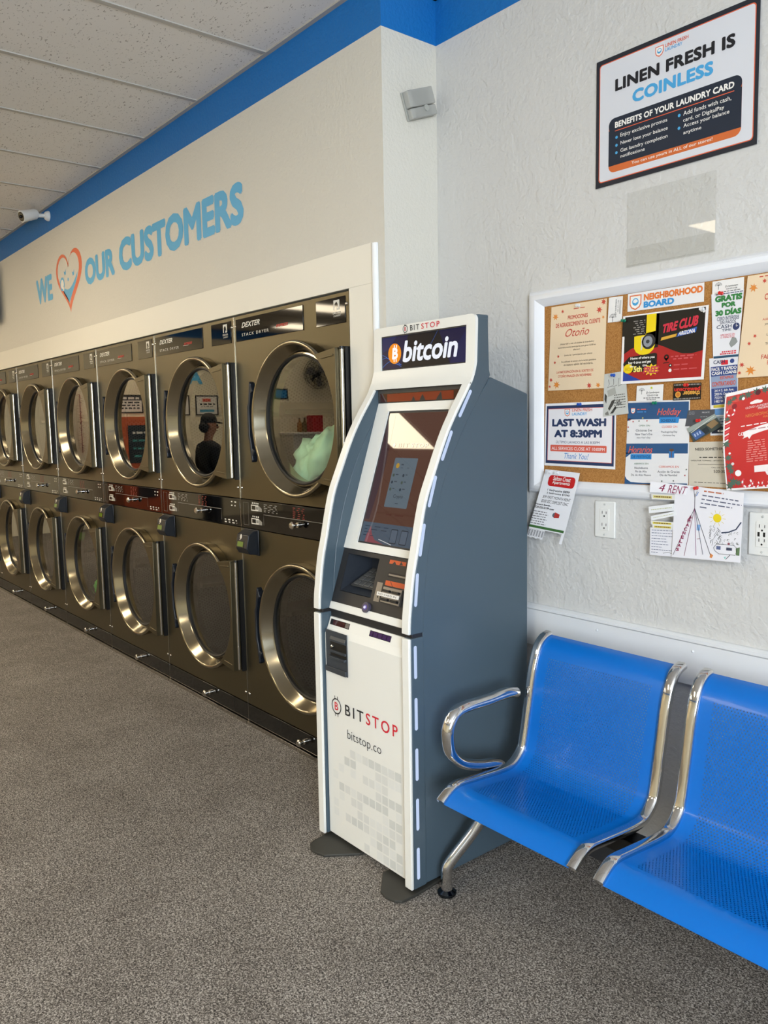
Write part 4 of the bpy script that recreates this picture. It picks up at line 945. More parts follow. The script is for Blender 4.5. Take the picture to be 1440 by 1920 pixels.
def jj_card(k, lab, vert=False):
    f = base(qs(k), paper('#e9e7e4')); G = paper('#4a4a4c')
    if vert:
        tree_icon(f, .35, .82, .025, G); f.TV("JJ's Landscapes", .48, .72, .60, .10, G, .01); f.TV('520-437-7108', .66, .62, .74, .15, G, 0)
        for q in range(2): f.R(.8+q*.07, .15, .82+q*.07, .7, G, 2)
    else:
        tree_icon(f, .2, .35, .020, G); f.TC("JJ's Landscapes", .62, .55, .40, G, .015, amax=.6); f.TC('520-437-7108', .62, .70, .60, G, .01, amax=.4)
        f.W_(.28, .9, .78, .05, G, 2, seed=5); f.W_(.4, .75, .89, .04, G, 2, seed=6)
        if k == 'jjhor': leaf(f, .57, .17, .0055, paper('#c7d23a'), 3, .2)
    return finish(f, 'business_card', lab, 'business card', 'landscaping business cards')
jj_card('jjvert', "white landscaping business card turned on its side, beside the left cream autumn flyer", True)
jj_card('jjhor', 'white landscaping business card under the tire poster, above the holiday schedule')
jj_card('jjtop', 'white landscaping business card pinned by a red pin at the top of the loan flyers')
f = base(qs('neigh'), gloss('#e6e5e6')); laundry_logo(f, .11, .5, .040, 2, '#dd7a4e'); f.T('NEIGHBORHOOD', .225, .50, .985, .13, gloss('#e0762f'), .055); f.T('BOARD', .225, .90, .63, .55, gloss('#2f8fd0'), .055)
finish(f, 'header_sign', 'white NEIGHBORHOOD BOARD strip sign at the top of the notice board', 'sign', None)
# tire poster
def tb(u, v): return 0.0
f = base(qs('tire', tb), paper('#ece9e8'), 10); BK, RD, YL, BL = gloss('#131211'), gloss('#a81d1f'), gloss('#ecd012'), gloss('#1f3f9a')
f.R(.03, .02, .97, .96, RD, 1, 10, 10)
f.P([(.03, .02), (.45, .02), (.45, .50), (.33, .52), (.22, .46), (.12, .49), (.03, .56)], BK, 3); f.R(.0, .04, .03, .30, BK, 3)
f.P([(.42, .02), (.97, .02), (.97, .60), (.85, .63), (.74, .62), (.62, .56), (.52, .50), (.42, .45)], BK, 3)
_fn = f.fn; f.fn = lambda a, b, h: _fn(a, .02+(b-.02)*.88, h)
f.R(.30, .02, .415, .52, YL, 5, 2, 4); ua, va = .30, .50
f.P([(.155, .36), (.31, .32), (.415, .30), (.415, .52), (.395, .60), (.35, .655), (.29, .675), (.23, .66), (.185, .62), (.16, .56)], YL, 5)
f.R(.03, .04, .295, .35, BK, 6, 4, 4); 
for q in range(7): f.W_(.14+.02*(q % 3), .285, .10+q*.035, .012, paper('#9b9993'), 7, seed=q+70, wmin=.02, wmax=.06)
f.C(.335, .46, .022, paper('#2b2b2d'), 7, sy=1.15); f.C(.328, .46, .015, paper('#8d9299'), 8, sy=1.2); f.C(.327, .46, .006, paper('#33363a'), 9); f.P([(.285, .40), (.30, .36), (.31, .55), (.28, .55)], paper('#b9b9ba'), 7); f.P([(.245, .38), (.275, .37), (.26, .58), (.245, .60)], paper('#d3d0c2'), 7)
f.P([(.03, .79), (.10, .69), (.42, .655), (.445, .67), (.45, .86), (.40, .945), (.14, .945), (.03, .82)], BK, 7)
WT = paper('#efece6'); f.T('Home of where you', .12, .75, .42, .695, WT, .03, l=9); f.T('buy 4 tires and get', .095, .82, .38, .765, WT, .03, l=9); f.T('the', .115, .865, .165, .83, WT, .03, l=9); f.T('tire', .275, .865, .33, .825, WT, .03, l=9); f.T('5th', .165, .95, .27, .85, gloss('#f2e27a'), .05, l=10)
st_ = [(.385+(.105 if i % 2 else .065)*math.cos(2*PI*i/20), .925+(.135 if i % 2 else .085)*math.sin(2*PI*i/20)*.75) for i in range(20)]; f.P(st_, gloss('#f0cf2a'), 9)
f.T('FREE!', .29, .985, .48, .87, gloss('#c43a52'), .05, .15, l=11); f.C(.095, .885, .016, YL, 8); 
for q in range(3): f.W_(.055, .135, .87+q*.018, .006, gloss('#b8860b'), 9, seed=q)
f.fn = _fn
f.P([(.03, .82), (.14, .89), (.26, .96), (.03, .96)], BL, 4)
f.T('TIRE', .50, .315, .675, .19, gloss('#cf2f45'), .05, .25, l=6, rise=-.03); f.T('CLUB', .69, .285, .90, .145, gloss('#cf2f45'), .05, .25, l=6, rise=-.03)
f.P([(.49, .37), (.68, .335), (.67, .375), (.48, .415)], gloss('#d9a63c'), 5); f.P([(.67, .335), (.89, .275), (.88, .345), (.655, .385)], gloss('#2f5fb8'), 5); f.T('ARIZONA', .685, .370, .87, .315, WT, .03, .2, l=7, rise=-.02)
PK = gloss('#c9555a'); f.C(.56, .655, .008, BK, 4); f.P([(.54, .66), (.58, .66), (.56, .72)], BK, 4); f.C(.56, .655, .003, RD, 6); f.P([(.53, .73), (.59, .725), (.60, .735), (.52, .742)], BK, 4)
f.W_(.61, .90, .645, .018, PK, 3, seed=31); f.W_(.64, .86, .68, .018, PK, 3, seed=32); f.C(.61, .775, .005, BK, 4); f.C(.612, .775, .002, WT, 5); f.C(.61, .845, .005, WT, 4); f.W_(.65, .81, .765, .016, PK, 3, seed=33); f.W_(.65, .92, .83, .014, PK, 3, seed=34); f.C(.93, .06, .004, WT, 6); f.C(.955, .075, .004, WT, 6)
finish(f, 'poster', 'black, red and yellow tire club poster curling at its lower right corner', 'poster')
# grey photo leaflet
f = base(qs('photo'), paper('#c4c5bf')); DK = paper('#3e3d3a')
for q in range(3): f.L([(.2+.25*q, .14), (.25+.2*q, .25), (.15+.25*q, .33), (.4+.2*q, .30)], .0012, DK)
f.P([(.05, .45), (.15, .52), (.12, .70), (.04, .60)], DK, 2); f.P([(.2, .82), (.35, .65), (.5, .62), (.42, .74), (.25, .88)], DK, 2); f.P([(.28, .95), (.5, .78), (.55, .83), (.4, .95)], DK, 2); f.P([(.08, .92), (.2, .88), (.24, .98), (.1, .97)], paper('#7c7b74'), 2); f.P([(.15, .40), (.5, .34), (.55, .5), (.2, .55)], paper('#a7a79f'), 1)
for q in range(6): f.W_(.45, .92, .52+q*.06, .02, paper('#55544f'), 2, seed=q+3)
f.T('Cut', .55, .70, .70, .64, DK, .03); f.T('free!', .55, .77, .75, .71, DK, .03)
finish(f, 'leaflet', 'small grey photo leaflet hanging from a blue pin below the tire poster', 'leaflet')
# theater card
f = base(qs('unscr'), gloss('#141110')); f.W_(.03, .97, .05, .08, paper('#8e8a84'), 2, seed=1); f.W_(.03, .97, .88, .07, paper('#8e8a84'), 2, seed=2); f.T('unscrewed', .04, .46, .97, .20, gloss('#d8342c'), .03)
vs, fc, _a = glyphs('theater', .03); f.raw([(.97-.62*x, .48+.28*y, q) for x, y, q in vs], fc, gloss('#e0a84a'), 3); f.C(.18, .66, .0085, gloss('#e0a84a'), 3); f.C(.18, .66, .006, gloss('#c9772a'), 4); f.P([(.46, .08), (.52, .18), (.42, .20)], gloss('#d8342c'), 3)
finish(f, 'business_card', 'black theater card with red and upside-down orange lettering', 'business card', 'cards on the notice board')
# last wash
f = base(qs('last'), paper('#eceaea')); NV = paper('#24365c'); OR2 = paper('#d9604c'); f.R(.02, .04, .98, .96, NV, 1); f.R(.045, .085, .955, .915, OR2, 2); f.R(.05, .092, .95, .908, paper('#e9e6e8'), 3)
laundry_logo(f, .33, .15, .022, 4); f.T('LINEN FRESH', .40, .14, .68, .095, paper('#d9603f'), .02, l=5); f.T('LAUNDRY', .40, .20, .61, .155, paper('#3f9fd4'), .02, l=5)
f.T('LAST WASH', .11, .37, .875, .25, NV, .06, l=5); f.T('AT 8:30PM', .145, .54, .82, .42, NV, .06, l=5); f.T('ÚLTIMO LAVADO A LAS 8:30PM', .17, .635, .79, .585, paper('#38466a'), 0, l=5)
f.RR(.09, .66, .885, .765, .003, OR2, 4); f.T('ALL SERVICES CLOSE AT 10:00PM', .11, .74, .86, .69, paper('#f0e8e6'), .01, l=5); f.T('Thank You!', .30, .875, .645, .785, paper('#3f83c4'), 0, .35, l=5)
finish(f, 'sign', 'white LAST WASH AT 8:30PM sign with navy border on the notice board', 'sign')
# holiday schedule
f = base(qs('holiday'), paper('#e3e2e2')); HB = paper('#26527f'); f.R(.0, .02, .985, .22, HB, 1); f.P([(.0, .21), (.1, .21), (.0, .24)], HB, 1); f.R(.0, .51, .985, .63, HB, 1); f.P([(.0, .62), (.1, .62), (.0, .68)], HB, 1)
f.P([(0, .9), (.03, .94), (.1, .975), (.3, .985), (.985, .985), (.985, 1), (0, 1)], HB, 1)
laundry_logo(f, .09, .115, .015, 2); f.W_(.16, .33, .095, .012, OR2, 2, seed=1); f.W_(.16, .31, .125, .012, paper('#3f83c4'), 2, seed=2)
f.T('Holiday', .49, .20, .87, .095, OR2, .01, .35); f.P([(.53, .20), (.85, .20), (.83, .27), (.53, .27)], paper('#2b86c8'), 2); f.T('SCHEDULE', .56, .255, .79, .222, HB, .03)
f.T('OPEN ON', .20, .305, .38, .285, paper('#4f7a5a'), 0)
for q, s_ in enumerate(('Christmas Eve', "New Year's Eve", "New Year's Day")): f.TC(s_, .285, .365+q*.045, .338+q*.045, paper('#3d4450'), .0, amax=.30)
f.T('CLOSED ON', .575, .325, .815, .300, OR2, .0); f.TC('Thanksgiving Day', .69, .39, .362, paper('#3d4450'), 0, amax=.36); f.TC('Christmas Day', .69, .43, .405, paper('#3d4450'), 0, amax=.30)
f.T('Horarios', .04, .625, .44, .54, OR2, .01, .35); f.R(.08, .635, .425, .70, paper('#2b86c8'), 2); f.T('DE FESTIVOS', .10, .685, .405, .652, HB, .02)
f.T('ABRIMOS EN', .145, .762, .38, .742, paper('#4f7a5a'), 0)
for q, s_ in enumerate(('Nochebuena', 'Fin de Año', 'Día de Año Nuevo')): f.TC(s_, .265, .815+q*.043, .79+q*.043, paper('#3d4450'), 0, amax=.34)
f.T('CERRAMOS EN', .55, .80, .855, .775, OR2, 0); f.TC('Acción de Gracias', .70, .86, .832, paper('#3d4450'), 0, amax=.34); f.TC('Día de Navidad', .70, .90, .875, paper('#3d4450'), 0, amax=.30)
for (u, v, c) in ((.04, .225, '#b33a3a'), (.1, .245, '#b33a3a'), (.2, .24, '#33513a'), (.26, .205, '#cfc25a'), (.33, .24, '#b33a3a'), (.02, .31, '#b33a3a'), (.02, .36, '#33513a'), (.97, .82, '#33513a'), (.95, .89, '#b33a3a'), (.78, .955, '#333'+'333'), (.6, .96, '#33513a')): leaf(f, u, v, .0035, paper(c), 2, u*9)
f.R(.70, .60, .78, .68, paper('#2b6fb0'), 3); f.R(.735, .60, .745, .68, paper('#6b4b32'), 4); f.C(.725, .59, .004, paper('#6b4b32'), 4); f.C(.755, .59, .004, paper('#6b4b32'), 4)
finish(f, 'schedule', 'blue and white holiday schedule in English and Spanish on the notice board', 'flyer')
# cash loan flyers
f = base(qs('gratis'), paper('#e2e2e6')); GN = paper('#2f7d3e'); NV2 = paper('#2a3556'); f.W_(.14, .98, .012, .012, NV2, 2, seed=3, wmin=.05, wmax=.15)
f.T('GRATIS', .12, .135, .97, .04, GN, .075); f.T('POR', .33, .225, .78, .15, GN, .075); f.T('30 DÍAS', .12, .345, .98, .24, GN, .075); f.TC('CERO INTERESES', .55, .42, .36, NV2, .01, amax=.74); f.TC('SIN PAGOS', .55, .475, .425, NV2, .01, amax=.55)
f.T('CASH', .16, .54, .68, .485, NV2, .01); f.T('TIME', .35, .585, .68, .55, NV2, .01); f.C(.84, .53, .0095, paper('#2b3a66'), 3); f.L([(.84, .53), (.84, .49)], .001, WT, 4); f.L([(.84, .53), (.9, .52)], .001, WT, 4)
f.TC('APROBADO EN', .55, .655, .625, P_RD, 0, amax=.52); f.TC('15 MINUTOS', .55, .69, .66, P_RD, 0, amax=.52)
f.P([(.62, .78), (.72, .68), (.86, .70), (.93, .76), (.85, .80), (.70, .84)], paper('#8f9390'), 2); f.W_(.35, .9, .885, .02, P_RD, 2, seed=9); f.W_(.28, .92, .915, .02, P_RD, 2, seed=10); f.R(.02, .95, 1, .985, paper('#1d4a66'), 2)
finish(f, 'flyer', 'tall narrow GRATIS POR 30 DÍAS cash loan flyer, right of the tire poster', 'flyer')
f = base(qs('facil'), paper('#e0e0e4')); BL2 = paper('#28417f'); f.T('CASH', .15, .12, .55, .05, NV2, .02); f.R(.42, .06, .66, .15, P_RD, 2); f.C(.80, .09, .006, BL2, 3); f.R(.05, .17, .98, .36, BL2, 1); f.T('FACIL Y RAPIDO', .08, .255, .95, .19, WT, .03); f.T('CASH LOANS', .08, .335, .95, .27, WT, .03)
f.R(.05, .36, .98, .60, paper('#8c9cb8'), 1); f.T('ESTAMOS', .38, .43, .85, .37, paper('#c8553e'), .03); f.T('CONTRATANDO', .08, .56, .92, .47, paper('#c8553e'), .03); f.R(.05, .60, .98, .92, BL2, 1)
for q, s_ in enumerate(('2414 S. 6th Ave.', '2900 N. Oracle Rd.', '7333 N. Texas Dr.', '1482 W. Valencia')): f.TC(s_, .52, .67+q*.07, .62+q*.07, WT, .01, amax=.7)
f.R(.12, .925, .9, .98, paper('#c7b53c'), 2)
finish(f, 'flyer', 'blue FACIL Y RAPIDO cash loans flyer below the GRATIS flyer', 'flyer')
f = base(qs('lower'), paper('#d5d8dd')); f.R(.05, .02, .95, .28, paper('#5d8fc4'), 1); f.R(.0, .32, .95, .72, paper('#9fb0b8'), 1); f.R(.05, .70, 1, .93, paper('#1c2436'), 2); f.T('cash', .28, .88, .75, .78, WT, .02); 
for q in range(3): f.W_(.35, .9, .40+q*.1, .04, paper('#2b3a66'), 2, seed=q)
finish(f, 'flyer', 'small blue and grey cash flyer half hidden below the cash loans flyer', 'flyer')
f = base(qs('dark'), paper('#4d4f55')); f.T('PRIVATE', .55, .22, .82, .13, paper('#c9c9cb'), 0); 
for q in range(3): f.W_(.06, .28, .1+q*.07, .03, paper('#8b8d92'), 2, seed=q)
f.W_(.5, .75, .42, .05, paper('#8b8d92'), 2, seed=5)
finish(f, 'business_card', 'dark grey card held by a red pin, right of the holiday schedule', 'business card', 'cards on the notice board')
f = base(qs('tilt'), paper('#3c4642'), 1); f.R(0, 0, 1, .3, paper('#9aa39c'), 2, 8, 1); f.P([(.05, .45), (.35, .40), (.45, .9), (.1, .95)], paper('#3f5f96'), 3); f.P([(.6, .4), (.9, .3), (.97, .7), (.7, .8)], paper('#8d7350'), 3); f.P([(.4, .55), (.6, .5), (.62, .9), (.45, .92)], paper('#1e2a30'), 4); f.L([(.05, .38), (.3, .32), (.95, .12)], .002, paper('#c9cfc9'), 3)
for q in range(3): f.R(.12+q*.09, .55, .17+q*.09, .75, paper('#a9bcd8'), 4)
finish(f, 'postcard', 'tilted dark photo postcard of houses under the grey card', 'postcard')
f = base(qs('need'), paper('#cdc5b4')); DKT = paper('#4a463e'); f.T('NEED SOMETHING', .12, .19, .70, .13, DKT, .02); f.T('DONE?', .62, .25, .80, .20, DKT, .02); f.T('OPEN FOR TOWING - AFTERNOONS', .04, .43, .72, .40, DKT, .01); f.W_(.2, .7, .335, .02, DKT, 2, seed=1); f.R(.17, .50, .7, .508, DKT, 2); f.T('CALL OR TEXT', .42, .585, .68, .555, DKT, 0); f.T('520-30', .46, .68, .66, .62, DKT, .02); f.W_(.1, .7, .9, .012, DKT, 2, seed=8)
finish(f, 'flyer', 'beige NEED SOMETHING flyer between the holiday schedule and the red flyer', 'flyer')
# red Christmas flyer, bowed outward on its left side
def xb(u, v): return 0.016*math.sin(PI*min(1, v))*max(0, 1-u*1.6)+0.004
f = base(qs('xmas', xb), paper('#f0eeee'), 14); RX = gloss('#c23230'); GX = paper('#4d6658'); WX = paper('#efe6e4'); CN = paper('#d84a58')
f.R(.02, .035, 1, .98, RX, 4, 14, 14)
for (u, v, s, c) in ((.07, .10, .012, 0), (.12, .07, .010, 0), (.22, .07, .012, 0), (.30, .06, .013, 0), (.40, .05, .012, 0), (.5, .05, .012, 0), (.05, .27, .010, 0), (.04, .52, .014, 0), (.06, .66, .012, 0), (.07, .75, .014, 0), (.09, .80, .012, 0), (.10, .92, .016, 0), (.06, .95, .015, 0), (.16, .93, .012, 0), (.2, .08, .008, 0)): leaf(f, u, v, s, GX, 6, u*20+v*7)
for (u, v, s, c) in ((.13, .15, .007, '#8d1f2a'), (.06, .86, .0065, '#b53a48'), (.11, .73, .004, '#d8d4d2'), (.08, .62, .003, '#f0eeee'), (.17, .83, .0085, '#f2efee'), (.24, .09, .004, '#f0eeee'), (.42, .06, .007, '#5a2028')): f.C(u, v, s, paper(c), 7)
for (c0, c1, r_) in ((.09, .20, .012), (.27, .93, .014), (.38, .95, .010), (.50, .95, .010)):
    for i in range(8): t0 = -0.6+i*.6; f.O(c0, c1, r_*.68, r_, WX if i % 2 == 0 else CN, 8, 5, t0, t0+.6)
for i in range(7): f.P([(.02, .31+i*.03), (.09-.004*i, .29+i*.03), (.09-.004*i, .305+i*.03), (.02, .325+i*.03)], WX if i % 2 == 0 else CN, 6)
f.C(.40, .145, .010, WX, 6, sy=.5); f.C(.36, .15, .008, WX, 6, sy=.5); f.C(.44, .15, .008, WX, 6, sy=.5)
f.TC('CLOUD LAUNDRY FOUNDATION', .52, .20, .18, WX, 0, amax=.5, l=6); f.TC('PRESENTS', .50, .225, .205, WX, 0, amax=.25, l=6); f.TC('NEIGHBORHOOD HOLIDAY', .55, .285, .255, gloss('#d9894a'), 0, amax=.55, l=6); f.TC('MARKET', .55, .315, .295, gloss('#d9894a'), 0, amax=.3, l=6); f.W_(.22, .95, .36, .010, WX, 6, seed=3)
arc = [(.25+.6*i/12, .455-.055*math.sin(PI*i/12*.75)) for i in range(13)]; f.L(arc, .016, WX, 6); f.P([(.30, .43), (.24, .49), (.30, .475), (.32, .50), (.36, .455)], WX, 6); f.W_(.32, .75, .405, .010, paper('#b8888a'), 8, seed=6)
for i in range(3): f.O(.21+.03*i, .44, .003, .0045, WX, 6, 14, 0, 4.5)
for q in range(2): f.L([(.555+.02*q, .50), (.555+.02*q, .73)], .0012, WX, 6)
for q in range(10): f.W_(.28+(q < 4)*.02, .52-(q < 4)*.02, .52+q*.022, .008, gloss('#dd8f86'), 6, seed=q+60); f.W_(.62, .92, .54+q*.02, .007, gloss('#dd8f86'), 6, seed=q+90)
f.P([(.37, .77), (.9, .77), (.9, .87), (.52, .87), (.50, .835), (.37, .835)], WX, 6); f.TC('CALL 520-555 OR VISIT', .63, .805, .785, paper('#a06060'), 0, amax=.46, l=8); f.TC('FOR MORE INFO', .62, .83, .815, paper('#a06060'), 0, amax=.4, l=8); f.TC('NAMASTE', .68, .855, .84, paper('#a06060'), 0, amax=.25, l=8)
finish(f, 'flyer', 'red Christmas flyer with candy canes and fir sprigs, bowing off the board', 'flyer')
# apartment flyer with tear-off tabs
def sb(u, v): return 0.004+0.012*v*v
f = sheet(Q['salton'][1], D-Q['salton'][0], sb); W0 = paper('#e7e7ea'); f.R(0, 0, 1, .86, W0, 0, 10, 10); f.R(0, 0, 1, .86, W0, -2, 10, 10); f.R(.93, .86, 1, 1, W0, 0, 1, 3)
for q in range(6): f.R(.02+q*.075, .86, .088+q*.075, .985+(q % 2)*.01, W0, 0, 1, 3)
f.RR(.17, .07, .93, .225, .012, gloss('#c2201f'), 2); f.T('Salton Crest', .30, .14, .80, .08, WT, .02, .1, l=4); f.T('Apartments', .30, .20, .80, .145, WT, .02, .1, l=4)
f.T('1 bedrooms $899', .22, .30, .85, .265, P_K, .02); f.T('2 bedrooms $1045', .22, .34, .87, .31, P_K, .02); f.T('$99 FIRST MONTH RENT', .14, .41, .93, .365, P_K, 0, .2); f.T('$200 SEC DEPOSIT OAC', .13, .475, .90, .425, P_K, 0, .2); f.T('Move-in Special...', .0, .52, .45, .49, P_K, .03); f.T('520-555-0199 now', .0, .56, .55, .53, P_K, .03)
for q in range(7): f.W_(.0, .38+.05*(q % 2), .60+q*.035, .013, paper('#77777a'), 2, seed=q)
f.R(.0, .81, .97, .845, gloss('#3f6a36'), 2); 
f.C(.60, .62, .008, paper('#5a6068'), 3); f.P([(.60, .58), (.74, .60), (.74, .65), (.60, .66)], paper('#b3342c'), 3)
for q in range(6):
    for w in range(2): f.W_(.035+q*.075+w*.022, .048+q*.075+w*.022, .875, .09, paper('#55555a'), 2, seed=q, wmin=.02, wmax=.02)
finish(f, 'flyer', 'white apartment rental flyer with tear-off tabs hanging below the LAST WASH sign', 'flyer')
# hand-drawn rental notice
RN = thing('rental_notice', (1.27, D-.032, 1.05), 'hand-drawn 4 RENT notice with a tepee, hanging off the bottom of the board', 'notice')
def pt(quad, y, name, col, deco=None, bend=None, n=1):
    f = base(sheet(quad, D-y, bend), paper(col), n)
    if deco: deco(f)
    return f.build(name, RN)
PU = paper('#8d2450'); INK = paper('#33343a')
def d_main(f):
    for (a, b, c) in ((.0, .97, '#4a4650'), (.19, .97, '#7d3a55'), (.37, .95, '#8a4a78'), (.47, .93, '#444a60'), (.58, .93, '#2c2c32')): f.L([(.31, .10), (.315, .30), (a if a else .02, b)], .0015, paper(c), 3)
    f.L([(.29, .05), (.31, .16), (.34, .06)], .0015, INK, 3); f.L([(.36, .07), (.33, .13)], .002, paper('#4f7fc0'), 3)
    f.P([(.26, .40), (.28, .44), (.21, .48)], PU, 2)
    for q, s_ in enumerate('MACHELAS'): f.T(s_, .235-q*.022-.02, .46+q*.058+.045, .235-q*.022+.03, .46+q*.058, PU, .05, .1, l=4)
    f.C(.65, .40, .012, paper('#e8cf1e'), 3); 
    for i in range(10): f.L([(.65+.075*math.cos(i*.63), .40+.07*math.sin(i*.63)), (.65+.12*math.cos(i*.63), .40+.11*math.sin(i*.63))], .001, paper('#d8c03a'), 3)
    f.L([(.72, .60), (.82, .58), (.92, .53), (.985, .42)], .0035, paper('#2f3d58'), 4)
    rd = random.Random(5)
    for i in range(46):
        u, v = rd.uniform(.56, .97), rd.uniform(.52, .76)
        if v < .58 and u > .72: continue
        f.O(u, v, .0022, .0030, paper(rd.choice(['#4c5650', '#5c5e58', '#6a7462'])), 3, 10, rd.uniform(0, 3), rd.uniform(4, 6))
    for i in range(16):
        u, v = rd.uniform(.56, .72), rd.uniform(.48, .72); f.L([(u, v), (u+rd.uniform(-.05, .05), v+rd.uniform(.03, .08))], .0009, INK, 3)
    f.L([(.62, .82), (.66, .76), (.90, .76), (.95, .80), (.93, .90), (.70, .90), (.64, .86), (.62, .82)], .0012, INK, 4); f.R(.66, .79, .72, .84, paper('#5f6a90'), 4); f.R(.80, .80, .88, .84, paper('#3c4258'), 4); f.L([(.80, .97), (.86, .90)], .0015, INK, 4); f.C(.83, .745, .0035, paper('#8d4a58'), 4); f.P([(.93, .80), (.985, .78), (.985, .90), (.94, .90)], paper('#5f7a55'), 3)
    f.R(.36, .52, .41, .60, paper('#7fa8d8'), 2); f.L([(.37, .72), (.42, .71)], .0012, PU, 3); f.P([(.58, .9), (.62, .93), (.60, .97), (.57, .96)], paper('#d8874a'), 3); f.P([(.77, .94), (.80, .93), (.79, .97)], paper('#8fd0c8'), 3)
    f.W_(.44, .72, .04, .018, paper('#b8684a'), 3, seed=1)
    for q in range(4): f.W_(.42-.01*q, (.95, .98, .85, .50)[q], .10+q*.055, .016, paper('#5b6078'), 3, seed=q+12, slope=.03)
def d_head(f): f.T('4', .25, .85, .42, .12, PU, .0, .25); f.T('RENT', .50, .95, 1.0, .12, PU, .0, .25)
def d_text(f):
    for q in range(9): f.W_(.06, (.95, .95, .9, .6, .65, .7, .45, .85, .3)[q], .08+q*.10, .025, paper('#7b7f94'), 2, seed=q+5)
    f.L([(.5, .9), (.7, .86), (.95, .92)], .001, INK)
pt([(1.230, 1.259), (1.432, 1.243), (1.429, 1.055), (1.226, 1.047)], .0345, 'drawing_sheet', '#e6e5ea', d_main, lambda u, v: .003+.004*v, 6)
pt([(1.151, 1.126), (1.240, 1.130), (1.238, 1.047), (1.151, 1.044)], .0355, 'text_sheet', '#e4e4ea', d_text)
pt([(1.152, 1.262), (1.272, 1.255), (1.266, 1.229), (1.150, 1.231)], .0405, 'heading_strip', '#eeeef2', d_head)
ys_c = lambda c, seed: (lambda f: (f.R(.08, .25, .88, .75, paper(c), 1), f.W_(.14, .84, .38, .22, paper('#7a5a3a'), 2, seed=seed)))
pt([(1.154, 1.226), (1.231, 1.227), (1.231, 1.211), (1.156, 1.210)], .0390, 'note_strip', '#dcdad4', ys_c('#d8cf7a', 1))
pt([(1.147, 1.187), (1.231, 1.202), (1.230, 1.181), (1.149, 1.168)], .0400, 'note_strip', '#e8eaec', lambda f: f.W_(.1, .9, .45, .12, paper('#c3c79a'), 2, seed=3))
pt([(1.155, 1.160), (1.235, 1.181), (1.237, 1.168), (1.157, 1.147)], .0400, 'note_strip', '#e8eaec', lambda f: f.W_(.1, .9, .45, .12, paper('#c3c79a'), 2, seed=4))
pt([(1.154, 1.146), (1.230, 1.148), (1.230, 1.137), (1.156, 1.135)], .0385, 'note_strip', '#e4e3dd', ys_c('#ddd04a', 5))
pt([(1.160, 1.135), (1.228, 1.137), (1.228, 1.126), (1.160, 1.124)], .0380, 'note_strip', '#e4e3dd', ys_c('#d2c23a', 6))
# push pins
PINS = [('#1d4fae', 1.005, 1.578, .0145, 'blue push pin holding the grey photo leaflet'), ('#1d4fae', .879, 1.494, .0125, 'blue push pin at the top of the LAST WASH sign'), ('#0e7a5c', 1.041, 1.737, .0165, 'green push pin in the upper left corner of the tire poster'), ('#0e7a5c', 1.147, 1.490, .0120, 'green push pin at the top of the holiday schedule'), ('#cf2322', 1.343, 1.777, .0143, 'red push pin between the landscaping card and the GRATIS flyer'), ('#cf2322', 1.286, 1.437, .0130, 'red push pin in the dark grey card'), ('#cf2322', 1.247, 1.537, .0136, 'red push pin in the black theater card'), ('#cf2322', 1.299, 1.250, .0398, 'red push pin in the hand-drawn rental notice'), ('#dfe0e2', .871, 1.802, .0125, 'clear push pin at the top of the left cream autumn flyer'), ('#dfe0e2', .812, 1.275, .0400, 'clear push pin on the right of the apartment flyer\'s top edge'), ('#dfe0e2', .780, 1.277, .0400, 'clear push pin on the left of the apartment flyer\'s top edge'), ('#dfe0e2', 1.292, 1.741, .0185, 'clear push pin in the upper right corner of the tire poster')]
_pin = {}
for c, x, z, y, lab in PINS:
    if c not in _pin: _pin[c] = mat('pin_plastic', c, 0.2)
    p = MB(); p.lathe((x, D-y-.0002, z), 'y', [(0.0005, 0.0), (0.0048, 0.0), (0.005, -.0015), (0.0028, -.003), (0.0026, -.009), (0.0044, -.011), (0.0046, -.014), (0.0005, -.0145)], 16)
    tag(p.build('push_pin', _pin[c]), lab, 'push pin', 'push pins on the notice board')

# ---------------------------------------------------------------- COINLESS sign, empty holder, outlets, cover box
f = base(sheet([(.9235, 2.510), (1.420, 2.508), (1.4215, 2.144), (.9235, 2.144)], D-.0045), gloss('#262a34')); f.mb.v = f.mb.v
NV3 = gloss('#1e2838'); ORG = gloss('#cf6a35'); OG2 = gloss('#d8603c'); WH = gloss('#d6d8de'); SK = gloss('#4aa3d8')
f.R(0, 0, 1, 1, gloss('#20242e'), 1); f.RR(.022, .036, .980, .964, .010, OG2, 2); f.RR(.027, .043, .975, .957, .009, WH, 3)
laundry_logo(f, .425, .105, .026, 4); f.T('LINEN FRESH', .462, .098, .603, .072, gloss('#d9603f'), .02, l=6); f.T('LAUNDRY', .462, .128, .567, .104, SK, .02, l=6)
f.T('LINEN FRESH IS', .134, .282, .872, .188, gloss('#1b1c22'), .05, l=6, space=1.06); f.T('COINLESS', .253, .420, .752, .322, SK, .05, l=6, space=1.06)
f.RR(.092, .484, .914, .906, .020, ORG, 4); f.RR(.092, .484, .914, .60, .020, NV3, 5); f.R(.092, .575, .914, .853, NV3, 5.5)
f.T('BENEFITS OF YOUR LAUNDRY CARD', .136, .565, .872, .518, WT, .04, l=7, space=1.04); f.R(.136, .584, .872, .590, OG2, 6)
for s_, u0, u1, vb, vt in (('Enjoy exclusive promos', .174, .482, .655, .617), ('Never lose your balance', .176, .486, .715, .680), ('Get laundry completion', .176, .486, .774, .738), ('notifications', .176, .340, .810, .784), ('Add funds with cash,', .581, .857, .648, .612), ('card, or DigitalPay', .581, .819, .698, .662), ('Access your balance', .583, .848, .740, .704), ('anytime', .583, .690, .788, .757), ): f.T(s_, u0, vb, u1, vt, WT, .006, l=7)
for u, v in ((.148, .640), (.148, .702), (.148, .760), (.556, .632), (.556, .725)): f.C(u, v, .0042, SK, 7)
